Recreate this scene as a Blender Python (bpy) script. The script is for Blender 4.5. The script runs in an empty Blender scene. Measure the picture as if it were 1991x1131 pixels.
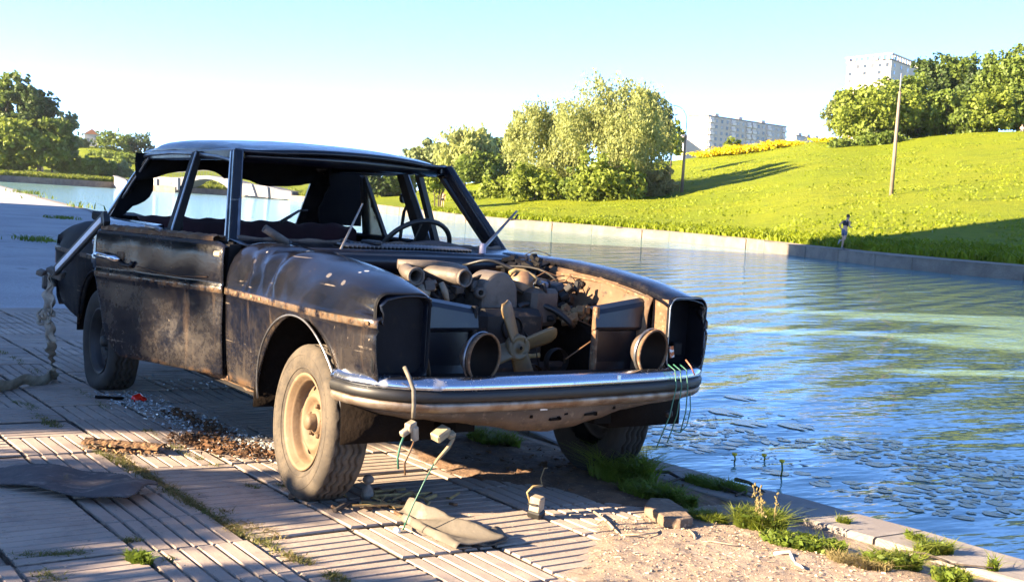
import bpy, bmesh, math, random
import numpy as np
from mathutils import Vector, Matrix, Euler
S = bpy.context.scene
# ------------------------------------------------------------------ camera, sky, sun, exposure
CAM = np.array([4.6938, -2.9849, 1.2494]); YAW, PITCH, ROLL, FPX = 2.5385, -0.069, 0.0638, 2401.6
PW, PH = 1991.0, 1131.0
def _axes():
    f = np.array([math.cos(PITCH)*math.cos(YAW), math.cos(PITCH)*math.sin(YAW), math.sin(PITCH)])
    r = np.array([math.sin(YAW), -math.cos(YAW), 0.0]); u = np.cross(r, f)
    c, s = math.cos(ROLL), math.sin(ROLL)
    return np.array([c*r+s*u, -s*r+c*u, f])
AX = _axes()
cd = bpy.data.cameras.new('camera'); cam = bpy.data.objects.new('camera', cd)
S.collection.objects.link(cam)
cd.sensor_width = 36.0; cd.lens = FPX/PW*36.0; cd.clip_start = 0.05; cd.clip_end = 3000
cam.matrix_world = Matrix(((AX[0][0], AX[1][0], -AX[2][0], CAM[0]), (AX[0][1], AX[1][1], -AX[2][1], CAM[1]),
                           (AX[0][2], AX[1][2], -AX[2][2], CAM[2]), (0, 0, 0, 1)))
S.camera = cam
SUN_EL = math.radians(19.0)
SUN_H = np.array([-0.21, -0.978]); SUN_H /= np.linalg.norm(SUN_H)
SUN = np.array([SUN_H[0]*math.cos(SUN_EL), SUN_H[1]*math.cos(SUN_EL), math.sin(SUN_EL)])
W = bpy.data.worlds.new('World'); S.world = W; W.use_nodes = True
nt = W.node_tree; nt.nodes.clear()
sky = nt.nodes.new('ShaderNodeTexSky'); sky.sky_type = 'NISHITA'; sky.sun_disc = False
sky.sun_elevation = SUN_EL; sky.sun_rotation = math.atan2(SUN[0], SUN[1])
sky.air_density = 0.60; sky.dust_density = 0.0; sky.ozone_density = 4.0; sky.altitude = 3000
bg = nt.nodes.new('ShaderNodeBackground'); bg.inputs[1].default_value = 0.086
wo = nt.nodes.new('ShaderNodeOutputWorld')
nt.links.new(sky.outputs[0], bg.inputs[0]); nt.links.new(bg.outputs[0], wo.inputs[0])
sl = bpy.data.lights.new('sun', 'SUN'); sl.energy = 4.6; sl.angle = math.radians(0.5); sl.color = (1.0, 0.78, 0.52)
so = bpy.data.objects.new('sun', sl); S.collection.objects.link(so)
so.rotation_euler = Vector(SUN).to_track_quat('Z', 'Y').to_euler(); so.location = (-10, -30, 30)
S.view_settings.view_transform = 'Standard'; S.view_settings.look = 'None'
S.view_settings.gamma = 1.0; S.view_settings.exposure = 2.97; S.view_settings.use_curve_mapping = False
S.render.engine = 'CYCLES'; S.cycles.max_bounces = 6; S.cycles.transparent_max_bounces = 8

# ------------------------------------------------------------------ helpers
rnd = random.Random(7); R = np.random.default_rng(7)
def ray(u, v): return np.array([(u-PW/2)/FPX, (PH/2-v)/FPX, 1.0]) @ AX
def at_plane(u, v, axis, val):
    d = ray(u, v); return CAM + d*((val-CAM[axis])/d[axis])
def at_ground(u, v, z=0.0): return at_plane(u, v, 2, z)
def link(o, parent=None):
    S.collection.objects.link(o)
    if parent is not None: o.parent = parent
    return o
def tag(o, label=None, cat=None, group=None, kind=None):
    if label: o['label'] = label
    if cat: o['category'] = cat
    if group: o['group'] = group
    if kind: o['kind'] = kind
    return o
def thing(name, loc, label, cat, group=None, rotz=0.0):
    o = bpy.data.objects.new(name, None); o.empty_display_size = 0.2
    o.location = loc; o.rotation_euler = (0, 0, rotz); link(o); return tag(o, label, cat, group)
def mesh(name, verts, faces, mat=None, smooth=False):
    m = bpy.data.meshes.new(name)
    m.from_pydata([tuple(map(float, v)) for v in verts], [], [tuple(map(int, f)) for f in faces]); m.update()
    if mat is not None:
        for q in (mat if isinstance(mat, (list, tuple)) else [mat]): m.materials.append(q)
    if smooth: m.polygons.foreach_set('use_smooth', [True]*len(m.polygons))
    return m
def npmesh(name, V, k, mat, smooth=False):
    """V: (n*k,3) array of separate k-gons"""
    n = len(V)//k; m = bpy.data.meshes.new(name)
    m.vertices.add(len(V)); m.vertices.foreach_set('co', V.astype(np.float32).ravel())
    m.loops.add(len(V)); m.loops.foreach_set('vertex_index', np.arange(len(V), dtype=np.int32))
    m.polygons.add(n); m.polygons.foreach_set('loop_start', np.arange(0, len(V), k, dtype=np.int32))
    m.polygons.foreach_set('loop_total', np.full(n, k, np.int32))
    m.update(calc_edges=True); m.materials.append(mat)
    return m
def ob(name, me, parent=None): return link(bpy.data.objects.new(name, me), parent)
def ortho(d):
    d = np.array(d, float); d /= np.linalg.norm(d)
    a = np.array([0, 0, 1.0]) if abs(d[2]) < 0.9 else np.array([1.0, 0, 0])
    x = np.cross(a, d); x /= np.linalg.norm(x); return x, np.cross(d, x), d
class MB:
    def __init__(s): s.v = []; s.f = []; s.sm = []
    def add(s, v, f, sm=False):
        b = len(s.v); s.v += [tuple(map(float, p)) for p in v]; s.f += [tuple(int(i)+b for i in q) for q in f]; s.sm += [sm]*len(f); return s
    def box(s, c, size, rot=(0, 0, 0), ch=0.0):
        hx, hy, hz = [q/2 for q in size]; c = np.array(c, float)
        M = np.array(Euler(rot).to_matrix())
        if ch <= 0:
            P = [(x, y, z) for z in (-hz, hz) for x, y in ((-hx, -hy), (hx, -hy), (hx, hy), (-hx, hy))]
            F = [(3, 2, 1, 0), (4, 5, 6, 7), (0, 1, 5, 4), (1, 2, 6, 5), (2, 3, 7, 6), (3, 0, 4, 7)]
        else:
            h = np.array([hx, hy, hz]); P = []; idx = {}
            for sx in (-1, 1):
                for sy in (-1, 1):
                    for sz in (-1, 1):
                        sg = np.array([sx, sy, sz])
                        for a in range(3):
                            q = h-ch; q[a] = h[a]; idx[(sx, sy, sz, a)] = len(P); P.append(sg*q)
            F = []
            for a in range(3):
                b, d = (a+1) % 3, (a+2) % 3
                for sa in (-1, 1):
                    q = []
                    for sb, sd in ((-1, -1), (1, -1), (1, 1), (-1, 1)):
                        t = [0, 0, 0]; t[a] = sa; t[b] = sb; t[d] = sd; q.append(idx[(*t, a)])
                    F.append(q if sa > 0 else q[::-1])
                for sb in (-1, 1):
                    for sd in (-1, 1):
                        t0 = [0, 0, 0]; t0[a] = -1; t0[b] = sb; t0[d] = sd; t1 = list(t0); t1[a] = 1
                        q = [idx[(*t0, b)], idx[(*t1, b)], idx[(*t1, d)], idx[(*t0, d)]]
                        F.append(q if sb*sd < 0 else q[::-1])
            for sx in (-1, 1):
                for sy in (-1, 1):
                    for sz in (-1, 1):
                        q = [idx[(sx, sy, sz, a)] for a in range(3)]
                        F.append(q if sx*sy*sz > 0 else q[::-1])
        return s.add([c+M@np.array(p) for p in P], F)
    def tube(s, pts, r, n=8, cap=True, sm=True, flat=1.0):
        pts = [np.array(p, float) for p in pts]; m = len(pts)
        rr = r if hasattr(r, '__len__') else [r]*m
        V = []; x = None
        for i, p in enumerate(pts):
            d = pts[min(i+1, m-1)]-pts[max(i-1, 0)]; d = d/(np.linalg.norm(d)+1e-9)
            if x is None: x, y, _ = ortho(d)
            else:
                x = x-d*np.dot(x, d); x /= np.linalg.norm(x)+1e-9; y = np.cross(d, x)
            for k in range(n):
                a = 2*math.pi*k/n; V.append(p+rr[i]*(math.cos(a)*x+flat*math.sin(a)*y))
        F = [(i*n+k, i*n+(k+1) % n, (i+1)*n+(k+1) % n, (i+1)*n+k) for i in range(m-1) for k in range(n)]
        s.add(V, F, sm)
        if cap:
            b = len(s.v)-m*n
            s.f.append(tuple(b+k for k in range(n))[::-1]); s.sm.append(False)
            s.f.append(tuple(b+(m-1)*n+k for k in range(n))); s.sm.append(False)
        return s
    def lathe(s, prof, c, axis, n=32, sm=True, a0=0.0, a1=2*math.pi, jag=None):
        x, y, d = ortho(axis); c = np.array(c, float); full = abs(a1-a0-2*math.pi) < 1e-6
        m = n if full else n+1; V = []
        for j, (r, h) in enumerate(prof):
            for k in range(m):
                a = a0+(a1-a0)*k/n; hh = h
                if jag: rj, hh = jag(j, k, r, h)
                V.append(c+r*(math.cos(a)*x+math.sin(a)*y)+hh*d)
        F = [(j*m+k, j*m+(k+1) % m, (j+1)*m+(k+1) % m, (j+1)*m+k) for j in range(len(prof)-1) for k in range(n)]
        return s.add(V, F, sm)
    def grid(s, P, sm=True, flip=False):
        P = np.array(P, float); a, b = P.shape[:2]
        F = [(i*b+j, (i+1)*b+j, (i+1)*b+j+1, i*b+j+1) for i in range(a-1) for j in range(b-1)]
        if flip: F = [q[::-1] for q in F]
        return s.add(P.reshape(-1, 3), F, sm)
    def prism(s, poly, e, sm=False):
        """closed 3D polygon extruded along vector e"""
        n = len(poly); A = [np.array(p, float) for p in poly]; B = [p+np.array(e, float) for p in A]
        F = [tuple(range(n))[::-1], tuple(range(n, 2*n))]+[(i, (i+1) % n, n+(i+1) % n, n+i) for i in range(n)]
        return s.add(A+B, F, sm)
    def mesh(s, name, mat):
        m = mesh(name, s.v, s.f, mat); m.polygons.foreach_set('use_smooth', s.sm); return m
    def build(s, name, mat, parent=None, solid=0.0, bevel=0.0, off=0.0, sub=0):
        o = ob(name, s.mesh(name, mat), parent)
        if solid:
            q = o.modifiers.new('solid', 'SOLIDIFY'); q.thickness = solid; q.offset = off
        if bevel:
            q = o.modifiers.new('bevel', 'BEVEL'); q.width = bevel; q.segments = 2; q.limit_method = 'ANGLE'
        if sub:
            q = o.modifiers.new('sub', 'SUBSURF'); q.levels = sub; q.render_levels = sub
        return o
def interp(x, tab):
    t = np.array(tab, float); return np.interp(x, t[:, 0], t[:, 1])
def smooth1(x, tab):
    """smooth (cosine eased monotone) interpolation"""
    t = np.array(tab, float); x = np.asarray(x, float)
    return sum(np.interp(x+d, t[:, 0], t[:, 1]) for d in (-.05, -.025, 0, .025, .05))/5
def vnoise(x, y, seed=0):
    """cheap smooth value noise, vectorised"""
    x = np.asarray(x, float); y = np.asarray(y, float)
    xi = np.floor(x).astype(np.int64); yi = np.floor(y).astype(np.int64); fx = x-xi; fy = y-yi
    fx = fx*fx*(3-2*fx); fy = fy*fy*(3-2*fy)
    def h(a, b):
        n = (a*374761393+b*668265263+seed*1274126177) & 0x7fffffff
        n = ((n ^ (n >> 13))*1274126177) & 0x7fffffff
        return ((n ^ (n >> 16)) & 0xffff)/65535.0
    return (h(xi, yi)*(1-fx)+h(xi+1, yi)*fx)*(1-fy)+(h(xi, yi+1)*(1-fx)+h(xi+1, yi+1)*fx)*fy
def fbm(x, y, seed=0, o=4):
    r = 0; a = .5
    for i in range(o): r = r+a*vnoise(np.asarray(x)*2**i, np.asarray(y)*2**i, seed+i*17); a /= 2
    return r
def inpoly(x, y, poly):
    x = np.asarray(x, float); y = np.asarray(y, float); c = np.zeros(np.broadcast(x, y).shape, bool); n = len(poly)
    for i in range(n):
        x1, y1 = poly[i]; x2, y2 = poly[(i+1) % n]
        if y1 == y2: continue
        c ^= ((y1 > y) != (y2 > y)) & (x < (x2-x1)*(y-y1)/(y2-y1)+x1)
    return c

# ------------------------------------------------------------------ materials
class NB:
    """small node-tree builder"""
    def __init__(s, name):
        s.m = bpy.data.materials.new(name); s.m.use_nodes = True; s.t = s.m.node_tree; s.t.nodes.clear()
        s.out = s.n('ShaderNodeOutputMaterial'); s.p = s.n('ShaderNodeBsdfPrincipled'); s.l(s.p.outputs[0], s.out.inputs[0])
        s.co = s.n('ShaderNodeTexCoord'); s.xyz = s.co.outputs['Object']
    def n(s, k, **kw):
        q = s.t.nodes.new(k)
        for a, b in kw.items(): setattr(q, a, b)
        return q
    def l(s, a, b): s.t.links.new(a, b)
    def noise(s, scale, detail=5, rough=.55, vec=None, stretch=None, dist=0.0):
        q = s.n('ShaderNodeTexNoise'); q.inputs['Scale'].default_value = scale; q.inputs['Detail'].default_value = detail
        q.inputs['Roughness'].default_value = rough; q.inputs['Distortion'].default_value = dist
        v = vec or s.xyz
        if stretch:
            mp = s.n('ShaderNodeMapping'); mp.inputs['Scale'].default_value = stretch; s.l(v, mp.inputs[0]); v = mp.outputs[0]
        s.l(v, q.inputs['Vector']); return q.outputs[0]
    def ramp(s, x, lo, hi, a=0.0, b=1.0):
        q = s.n('ShaderNodeMapRange'); q.interpolation_type = 'SMOOTHSTEP'
        q.inputs[1].default_value = lo; q.inputs[2].default_value = hi; q.inputs[3].default_value = a; q.inputs[4].default_value = b
        s.l(x, q.inputs[0]); return q.outputs[0]
    def math(s, op, a, b=None):
        q = s.n('ShaderNodeMath', operation=op)
        for i, w in enumerate((a, b)):
            if w is None: continue
            if isinstance(w, (int, float)): q.inputs[i].default_value = w
            else: s.l(w, q.inputs[i])
        return q.outputs[0]
    def mix(s, f, a, b):
        q = s.n('ShaderNodeMix', data_type='RGBA')
        if isinstance(f, (int, float)): q.inputs[0].default_value = f
        else: s.l(f, q.inputs[0])
        for i, w in ((6, a), (7, b)):
            if isinstance(w, (tuple, list)): q.inputs[i].default_value = (*w[:3], 1)
            else: s.l(w, q.inputs[i])
        return q.outputs[2]
    def fmix(s, f, a, b):
        q = s.n('ShaderNodeMix', data_type='FLOAT'); s.l(f, q.inputs[0])
        for i, w in ((2, a), (3, b)):
            if isinstance(w, (int, float)): q.inputs[i].default_value = w
            else: s.l(w, q.inputs[i])
        return q.outputs[0]
    def sep(s):
        q = s.n('ShaderNodeSeparateXYZ'); s.l(s.xyz, q.inputs[0]); return q.outputs
    def set(s, **kw):
        for k, w in kw.items():
            i = s.p.inputs[k.replace('_', ' ')]
            if isinstance(w, (int, float)): i.default_value = w
            elif isinstance(w, (tuple, list)): i.default_value = (*w[:3], 1)
            else: s.l(w, i)
        return s
    def bump(s, h, strength=.3, dist=.01):
        q = s.n('ShaderNodeBump'); q.inputs['Strength'].default_value = strength; q.inputs['Distance'].default_value = dist
        s.l(h, q.inputs['Height']); s.l(q.outputs[0], s.p.inputs['Normal']); return s
def simple(name, c1, c2=None, scale=6., rough=.7, metal=0.0, bump=0.0, bscale=60., bdist=.004, layers=(), spec=.5, lo=.35, hi=.65, detail=5):
    b = NB(name); col = c1
    if c2: col = b.mix(b.ramp(b.noise(scale, detail), lo, hi), c1, c2)
    rg = None
    for (c, sc, l, h) in layers:
        col = b.mix(b.ramp(b.noise(sc, 6), l, h), col, c)
    b.set(Base_Color=col, Roughness=rough, Metallic=metal)
    b.p.inputs['Specular IOR Level'].default_value = spec
    if bump: b.bump(b.noise(bscale, 6), bump, bdist)
    return b.m
def leafmat(name, c1, c2, trans=.35, scale=.6):
    b = NB(name)
    g = b.n('ShaderNodeNewGeometry')
    col = b.mix(g.outputs['Random Per Island'], c1, c2)
    col = b.mix(b.ramp(b.noise(scale, 3), .3, .7), col, tuple(.72*q for q in c1))
    b.set(Base_Color=col, Roughness=.55); b.p.inputs['Specular IOR Level'].default_value = .25
    t = b.n('ShaderNodeBsdfTranslucent'); b.l(col, t.inputs[0])
    mx = b.n('ShaderNodeMixShader'); mx.inputs[0].default_value = trans
    b.l(b.p.outputs[0], mx.inputs[1]); b.l(t.outputs[0], mx.inputs[2]); b.l(mx.outputs[0], b.out.inputs[0])
    return b.m
# ------------------------------------------------------------------ setting: near bank, paving, water
NEAR = [(120, 6), (60, 3.5), (8, 1.75), (1.93, 1.45), (1.07, 1.37), (.57, 1.29), (-.18, 1.24), (-3, 1.75), (-8, 2.9), (-20, 5.6), (-44, 11.0),
        (-63, 13.9), (-95, 19.4), (-160, 30), (-262, 48), (-420, 70)]
def shore_y(x):
    t = np.array(NEAR[::-1], float); return np.interp(x, t[:, 0], t[:, 1])
def mat_ground():
    b = NB('gritty_earth')
    n1 = b.noise(1.1, 6); n2 = b.noise(38, 6, .7); n3 = b.noise(220, 3, .7)
    c = b.mix(b.ramp(n1, .35, .65), (.175, .15, .125), (.125, .112, .10))
    c = b.mix(b.ramp(n2, .45, .7), c, (.235, .21, .18)); c = b.mix(b.ramp(n3, .58, .75), c, (.33, .31, .28))
    c = b.mix(b.ramp(b.noise(.55, 5), .6, .72), c, (.24, .235, .22))
    b.set(Base_Color=c, Roughness=.92).bump(b.math('ADD', n2, b.math('MULTIPLY', n3, .4)), .55, .012); return b.m
def mat_slab():
    b = NB('weathered_concrete')
    oi = b.n('ShaderNodeObjectInfo'); ge = b.n('ShaderNodeNewGeometry'); P = ge.outputs['Position']
    n1 = b.noise(7, 6, .6, P); n2 = b.noise(170, 4, .7, P); n4 = b.noise(1.3, 5, .6, P); n5 = b.noise(34, 5, .7, P)
    c = b.mix(oi.outputs['Random'], (.31, .248, .20), (.385, .31, .25))
    c = b.mix(b.ramp(n4, .38, .66), c, (.275, .222, .182)); c = b.mix(b.ramp(n1, .48, .72), c, (.24, .195, .162)); c = b.mix(b.ramp(n2, .55, .75), c, (.40, .34, .285))
    c = b.mix(b.ramp(n5, .60, .70), c, (.13, .11, .092)); c = b.mix(b.ramp(b.noise(3.1, 6, .7, P), .60, .72), c, (.42, .335, .26))
    z = b.sep()[2]
    grv = b.mix(b.ramp(b.noise(11, 4, .6, P), .45, .62), (.10, .083, .065), (.25, .195, .145))
    c = b.mix(b.ramp(z, -.0085, -.004, 1, 0), c, grv)
    b.set(Base_Color=c, Roughness=.88).bump(b.math('ADD', n2, b.math('ADD', n1, b.math('MULTIPLY', n5, .8))), .5, .005); return b.m
def mat_sand():
    b = NB('dry_sandy_dirt'); n2 = b.noise(30, 6, .7); n3 = b.noise(140, 5, .75)
    c = b.mix(b.ramp(b.noise(5, 5), .35, .65), (.31, .235, .175), (.25, .185, .135))
    c = b.mix(b.ramp(n2, .5, .7), c, (.40, .325, .25)); c = b.mix(b.ramp(n3, .6, .72), c, (.17, .12, .085))
    b.set(Base_Color=c, Roughness=.95).bump(b.math('ADD', n2, n3), .8, .012); return b.m
M_ground, M_slab, M_sand = mat_ground(), mat_slab(), mat_sand()
M_conc = simple('quay_concrete', (.24, .215, .19), (.17, .15, .135), 4, .9, bump=.4, bscale=120, layers=[((.11, .095, .08), 14, .6, .72), ((.32, .29, .26), 90, .6, .75)])
M_wall = simple('far_quay_concrete', (.19, .157, .122), (.13, .107, .085), 1.2, .9, bump=.4, bscale=12, bdist=.05, layers=[((.16, .135, .105), 3.5, .56, .72), ((.24, .20, .165), 8, .6, .75)])
g = MB()
for i in range(len(NEAR)-1):
    a, c = NEAR[i], NEAR[i+1]
    g.add([(a[0], a[1], -.036), (c[0], c[1], -.036), (c[0], -320, -.036), (a[0], -320, -.036)], [(3, 2, 1, 0)])
    g.add([(a[0], a[1], -.036), (c[0], c[1], -.036), (c[0], c[1], -1.2), (a[0], a[1], -1.2)], [(0, 1, 2, 3)])
tag(g.build('ground', M_ground), kind='structure')
# asphalt strip of the embankment further along
M_asph = simple('dusty_asphalt', (.25, .25, .255), (.32, .315, .315), .5, .93, bump=.5, bscale=70, bdist=.01, layers=[((.46, .455, .45), 55, .57, .66), ((.13, .13, .13), 9, .64, .70), ((.19, .19, .19), 1.7, .6, .75), ((.34, .33, .31), 2.2, .66, .74)])
g = MB(); xs = [-7.43, -7.8, -8, -12, -16, -20, -32, -44, -63, -95, -160, -262]
for a, c in zip(xs[:-1], xs[1:]):
    g.add([(a, shore_y(a)-.55, -.004), (c, shore_y(c)-.55, -.004), (c, -60, -.004), (a, -60, -.004)], [(3, 2, 1, 0)])
tag(g.build('path', M_asph), kind='structure')
# quay edge blocks
qe = bpy.data.objects.new('quay_edge', None); link(qe); tag(qe, kind='structure')
def edge_block(x0, x1, w=.34):
    P = []
    m = MB(); n = 4; rows = []
    for k in range(n+1):
        x = x0+(x1-x0)*k/n; y = float(shore_y(x)); j = .006*math.sin(x*9.1)+.004*math.sin(x*23)
        rows.append([(x, y-w, -.05), (x, y-w, -.004), (x, y-w+.012, .002+j*.4), (x, y-.03, 0.0+j*.5), (x, y-.004+j, -.012), (x, y+.004+j, -.045), (x, y+.006, -.4), (x, y+.006, -.9)])
    m.grid(rows, sm=False, flip=True)
    m.add(rows[0], [tuple(range(8))]); m.add(rows[-1], [tuple(range(8))[::-1]])
    return m.build('edge_block', M_conc, qe)
x = 9.0
while x > -44:
    L = 1.25 if x > -10 else 3.0
    edge_block(x-.006, x-L+.006); x -= L
# ---- ribbed paving slabs
PITCH_S = .402
def slab_mesh(seed):
    rr = random.Random(seed); m = MB(); h = .196; nb = 6; p = 2*h/nb
    m.add([(-h, -h, -.0085), (h, -h, -.0085), (h, h, -.0085), (-h, h, -.0085)], [(0, 1, 2, 3)])
    for i in range(nb):
        y0 = -h+i*p+.005+rr.uniform(-.001, .001); y1 = -h+(i+1)*p-.005+rr.uniform(-.001, .001); x0 = -h+.004; x1 = h-.004
        t = rr.uniform(-.0015, .001); e = .004; f = rr.uniform(-.0015, .0015)
        V = [(x0, y0, -.0085), (x1, y0, -.0085), (x1, y1, -.0085), (x0, y1, -.0085), (x0+e, y0+e, t), (x1-e, y0+e+f, t), (x1-e, y1-e+f, t), (x0+e, y1-e, t)]
        m.add(V, [(4, 5, 6, 7), (0, 1, 5, 4), (1, 2, 6, 5), (2, 3, 7, 6), (3, 0, 4, 7)])
    m.add([(-h, -h, -.013), (h, -h, -.013), (h, h, -.013), (-h, h, -.013), (-h, -h, -.05), (h, -h, -.05), (h, h, -.05), (-h, h, -.05)],
          [(0, 4, 5, 1), (1, 5, 6, 2), (2, 6, 7, 3), (3, 7, 4, 0)])
    return m.mesh('paving_slab', M_slab)
SL = [slab_mesh(i) for i in range(6)]
pv = bpy.data.objects.new('paving', None); link(pv); tag(pv, kind='structure')
cells = []
for i in range(-20, 8):
    for j in range(-9, 6):
        cx = .205+PITCH_S*(i+.5); cy = -1.245+PITCH_S*(j+.5)
        if cy+.2 > shore_y(cx)-.34: continue
        if cx > 2.9 or cx < -7.4: continue
        d = math.hypot(cx-CAM[0], cy-CAM[1])
        v = (np.array([cx, cy, 0])-CAM) @ AX.T
        px = PW/2+FPX*v[0]/v[2] if v[2] > .3 else 9e9; py = PH/2-FPX*v[1]/v[2] if v[2] > .3 else 9e9
        vis = -120 < px < 2120 and py < 1250
        cells.append((not vis, d, i, j, cx, cy))
cells.sort()
stuff = MB(); ns = 0
for nv, d, i, j, cx, cy in cells:
    ori = (j % 2 == 0)                       # lanes alternate: ribs across / ribs along
    if i < -2 and (i*7+j*3) % 5 in (0, 2): ori = not ori
    if (i, j) in ((-3, 0), (-6, 0), (-4, 1), (-3, 1)): ori = not ori
    rz = (math.pi/2 if ori else 0)+(math.pi if rnd.random() < .5 else 0)+rnd.uniform(-.012, .012)
    me = SL[rnd.randrange(6)]; loc = (cx+rnd.uniform(-.003, .003), cy+rnd.uniform(-.003, .003), rnd.uniform(-.008, .001)); rot = (rnd.uniform(-.014, .014), rnd.uniform(-.014, .014), rz+rnd.uniform(-.012, .012))
    if ns < 298 and not nv:
        o = bpy.data.objects.new('paving_slab', me); link(o, pv); o.location = loc; o.rotation_euler = rot; ns += 1
    elif not nv or d < 9:
        Mx = Euler(rot).to_matrix()
        stuff.add([Vector(loc)+Mx @ v.co for v in me.vertices], [tuple(p.vertices) for p in me.polygons])
if stuff.v: tag(stuff.build('distant_slabs', M_slab, pv), kind='stuff')
# ---- dirt blown over the slabs
def dirt(name, x0, x1, y0, y1, poly, amp, base, mat, seed, res=.014, soft=.12):
    X, Y = np.meshgrid(np.arange(x0, x1, res), np.arange(y0, y1, res), indexing='ij')
    k = max(1, int(soft/res)); m = inpoly(X+.10*(fbm(X*5, Y*5, 3)-.5), Y+.10*(fbm(X*5, Y*5, 9)-.5), poly).astype(float)
    for ax in (0, 1):
        c = np.cumsum(np.pad(m, [(k+1, k)]+[(0, 0)] if ax == 0 else [(0, 0)]+[(k+1, k)], mode='edge'), axis=ax)
        m = (c[2*k+1:]-c[:-2*k-1])/(2*k+1) if ax == 0 else (c[:, 2*k+1:]-c[:, :-2*k-1])/(2*k+1)
    Z = base*(m*1.6-.75)+amp*(fbm(X*7, Y*7, seed)-.47)*m+.010*(fbm(X*34, Y*34, seed+5)-.5)*m-.02*(1-m)
    o = MB().grid(np.stack([X, Y, Z], -1), sm=True, flip=False).build(name, mat); return tag(o, kind='structure'), (X, Y, Z)
dp = [(.95, .02), (.82, .12), (.80, .40), (.78, .95), (1.05, .98), (1.45, .72), (1.62, .80), (1.78, .95), (2.05, .80), (2.9, .9), (2.9, -.62), (1.75, -.60), (1.42, -.45), (1.22, -.22)]
_, DG = dirt('sandy_dirt', .45, 2.9, -.85, 1.2, dp, .022, .008, M_sand, 31)
dp2 = [(-.9, .15), (-.45, .05), (-.05, .0), (.35, .30), (.8, .45), (.8, .98), (-.4, .95), (-1.4, .8), (-1.4, .4)]
M_earth = simple('brown_earth', (.17, .10, .055), (.10, .06, .035), 12, .95, bump=.8, bscale=50, bdist=.012, layers=[((.25, .16, .09), 50, .58, .7)])
dirt('brown_earth', -1.6, .95, -.1, 1.05, dp2, .028, .012, M_earth, 77)
# ---- water
def mat_water():
    b = NB('pond_water')
    v = b.n('ShaderNodeMapping'); v.inputs['Rotation'].default_value = (0, 0, math.radians(-54)); v.inputs['Scale'].default_value = (1.0, .34, 1)
    b.l(b.xyz, v.inputs[0])
    n1 = b.noise(3.4, 3, .55, vec=v.outputs[0]); n2 = b.noise(.42, 3, .5, vec=v.outputs[0], dist=.6); n3 = b.noise(9.0, 3, .5, vec=v.outputs[0])
    wv = b.n('ShaderNodeTexWave', wave_type='BANDS', bands_direction='X'); wv.inputs['Scale'].default_value = .55; wv.inputs['Distortion'].default_value = 5.0; wv.inputs['Detail'].default_value = 2.5; wv.inputs['Detail Scale'].default_value = .8
    b.l(v.outputs[0], wv.inputs[0])
    h = b.math('ADD', b.math('MULTIPLY', n1, .42), b.math('ADD', b.math('MULTIPLY', n2, .9), b.math('ADD', b.math('MULTIPLY', n3, .05), b.math('MULTIPLY', wv.outputs[1], .40))))
    b.set(Base_Color=(.135, .235, .235), Roughness=.5); b.p.inputs['Specular IOR Level'].default_value = 0.0
    b.bump(h, 1.0, .060)
    bp_ = b.p.inputs['Normal'].links[0].from_node
    gl = b.n('ShaderNodeBsdfGlossy'); gl.inputs['Roughness'].default_value = .05; gl.inputs['Color'].default_value = (.86, .94, .98, 1); b.l(bp_.outputs[0], gl.inputs['Normal'])
    fr = b.n('ShaderNodeFresnel'); fr.inputs[0].default_value = 1.33; b.l(bp_.outputs[0], fr.inputs['Normal'])
    mx = b.n('ShaderNodeMixShader'); b.l(b.math('MINIMUM', b.math('MULTIPLY', fr.outputs[0], .85), .52), mx.inputs[0]); b.l(b.p.outputs[0], mx.inputs[1]); b.l(gl.outputs[0], mx.inputs[2]); b.l(mx.outputs[0], b.out.inputs[0])
    return b.m
M_water = mat_water()
wm = MB().add([(250, -30, -.45), (-520, -30, -.45), (-520, 260, -.45), (250, 260, -.45)], [(3, 2, 1, 0)]).build('water', M_water)
tag(wm, kind='structure')
# ------------------------------------------------------------------ far bank: wall, path, hill
FARW = [(2700, 0, 0), (2350, 0, 0), (1991, 546, 0), (1850, 533, 0), (1700, 517, 0), (1565, 500, 0), (1450, 484, 0), (1300, 468, 0), (1150, 455, 0), (1000, 443, 0), (865, 428, 0), (740, 413, 0),
        (640, 396, 0), (460, 381, 0), (340, 374, 0), (225, 366, 0), (100, 359, 0), (0, 353, 0), (-200, 343, 0)]
WL = []
for u, v, _ in FARW:
    if v == 0: WL.append((60.0, 46.0) if u == 2700 else (-4.0, 42.0))
    else:
        p = at_ground(u, v, -.45); WL.append((p[0], p[1]))
WL = np.array(WL); US = np.array([q[0] for q in FARW], float)
def wall_pt(u):
    o = np.argsort(US); return np.array([np.interp(u, US[o], WL[o, 0]), np.interp(u, US[o], WL[o, 1])])
def wall_top(u): return float(np.interp(u, [-200, 230, 640, 900, 2000], [.75, .75, .45, .16, .10]))
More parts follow.
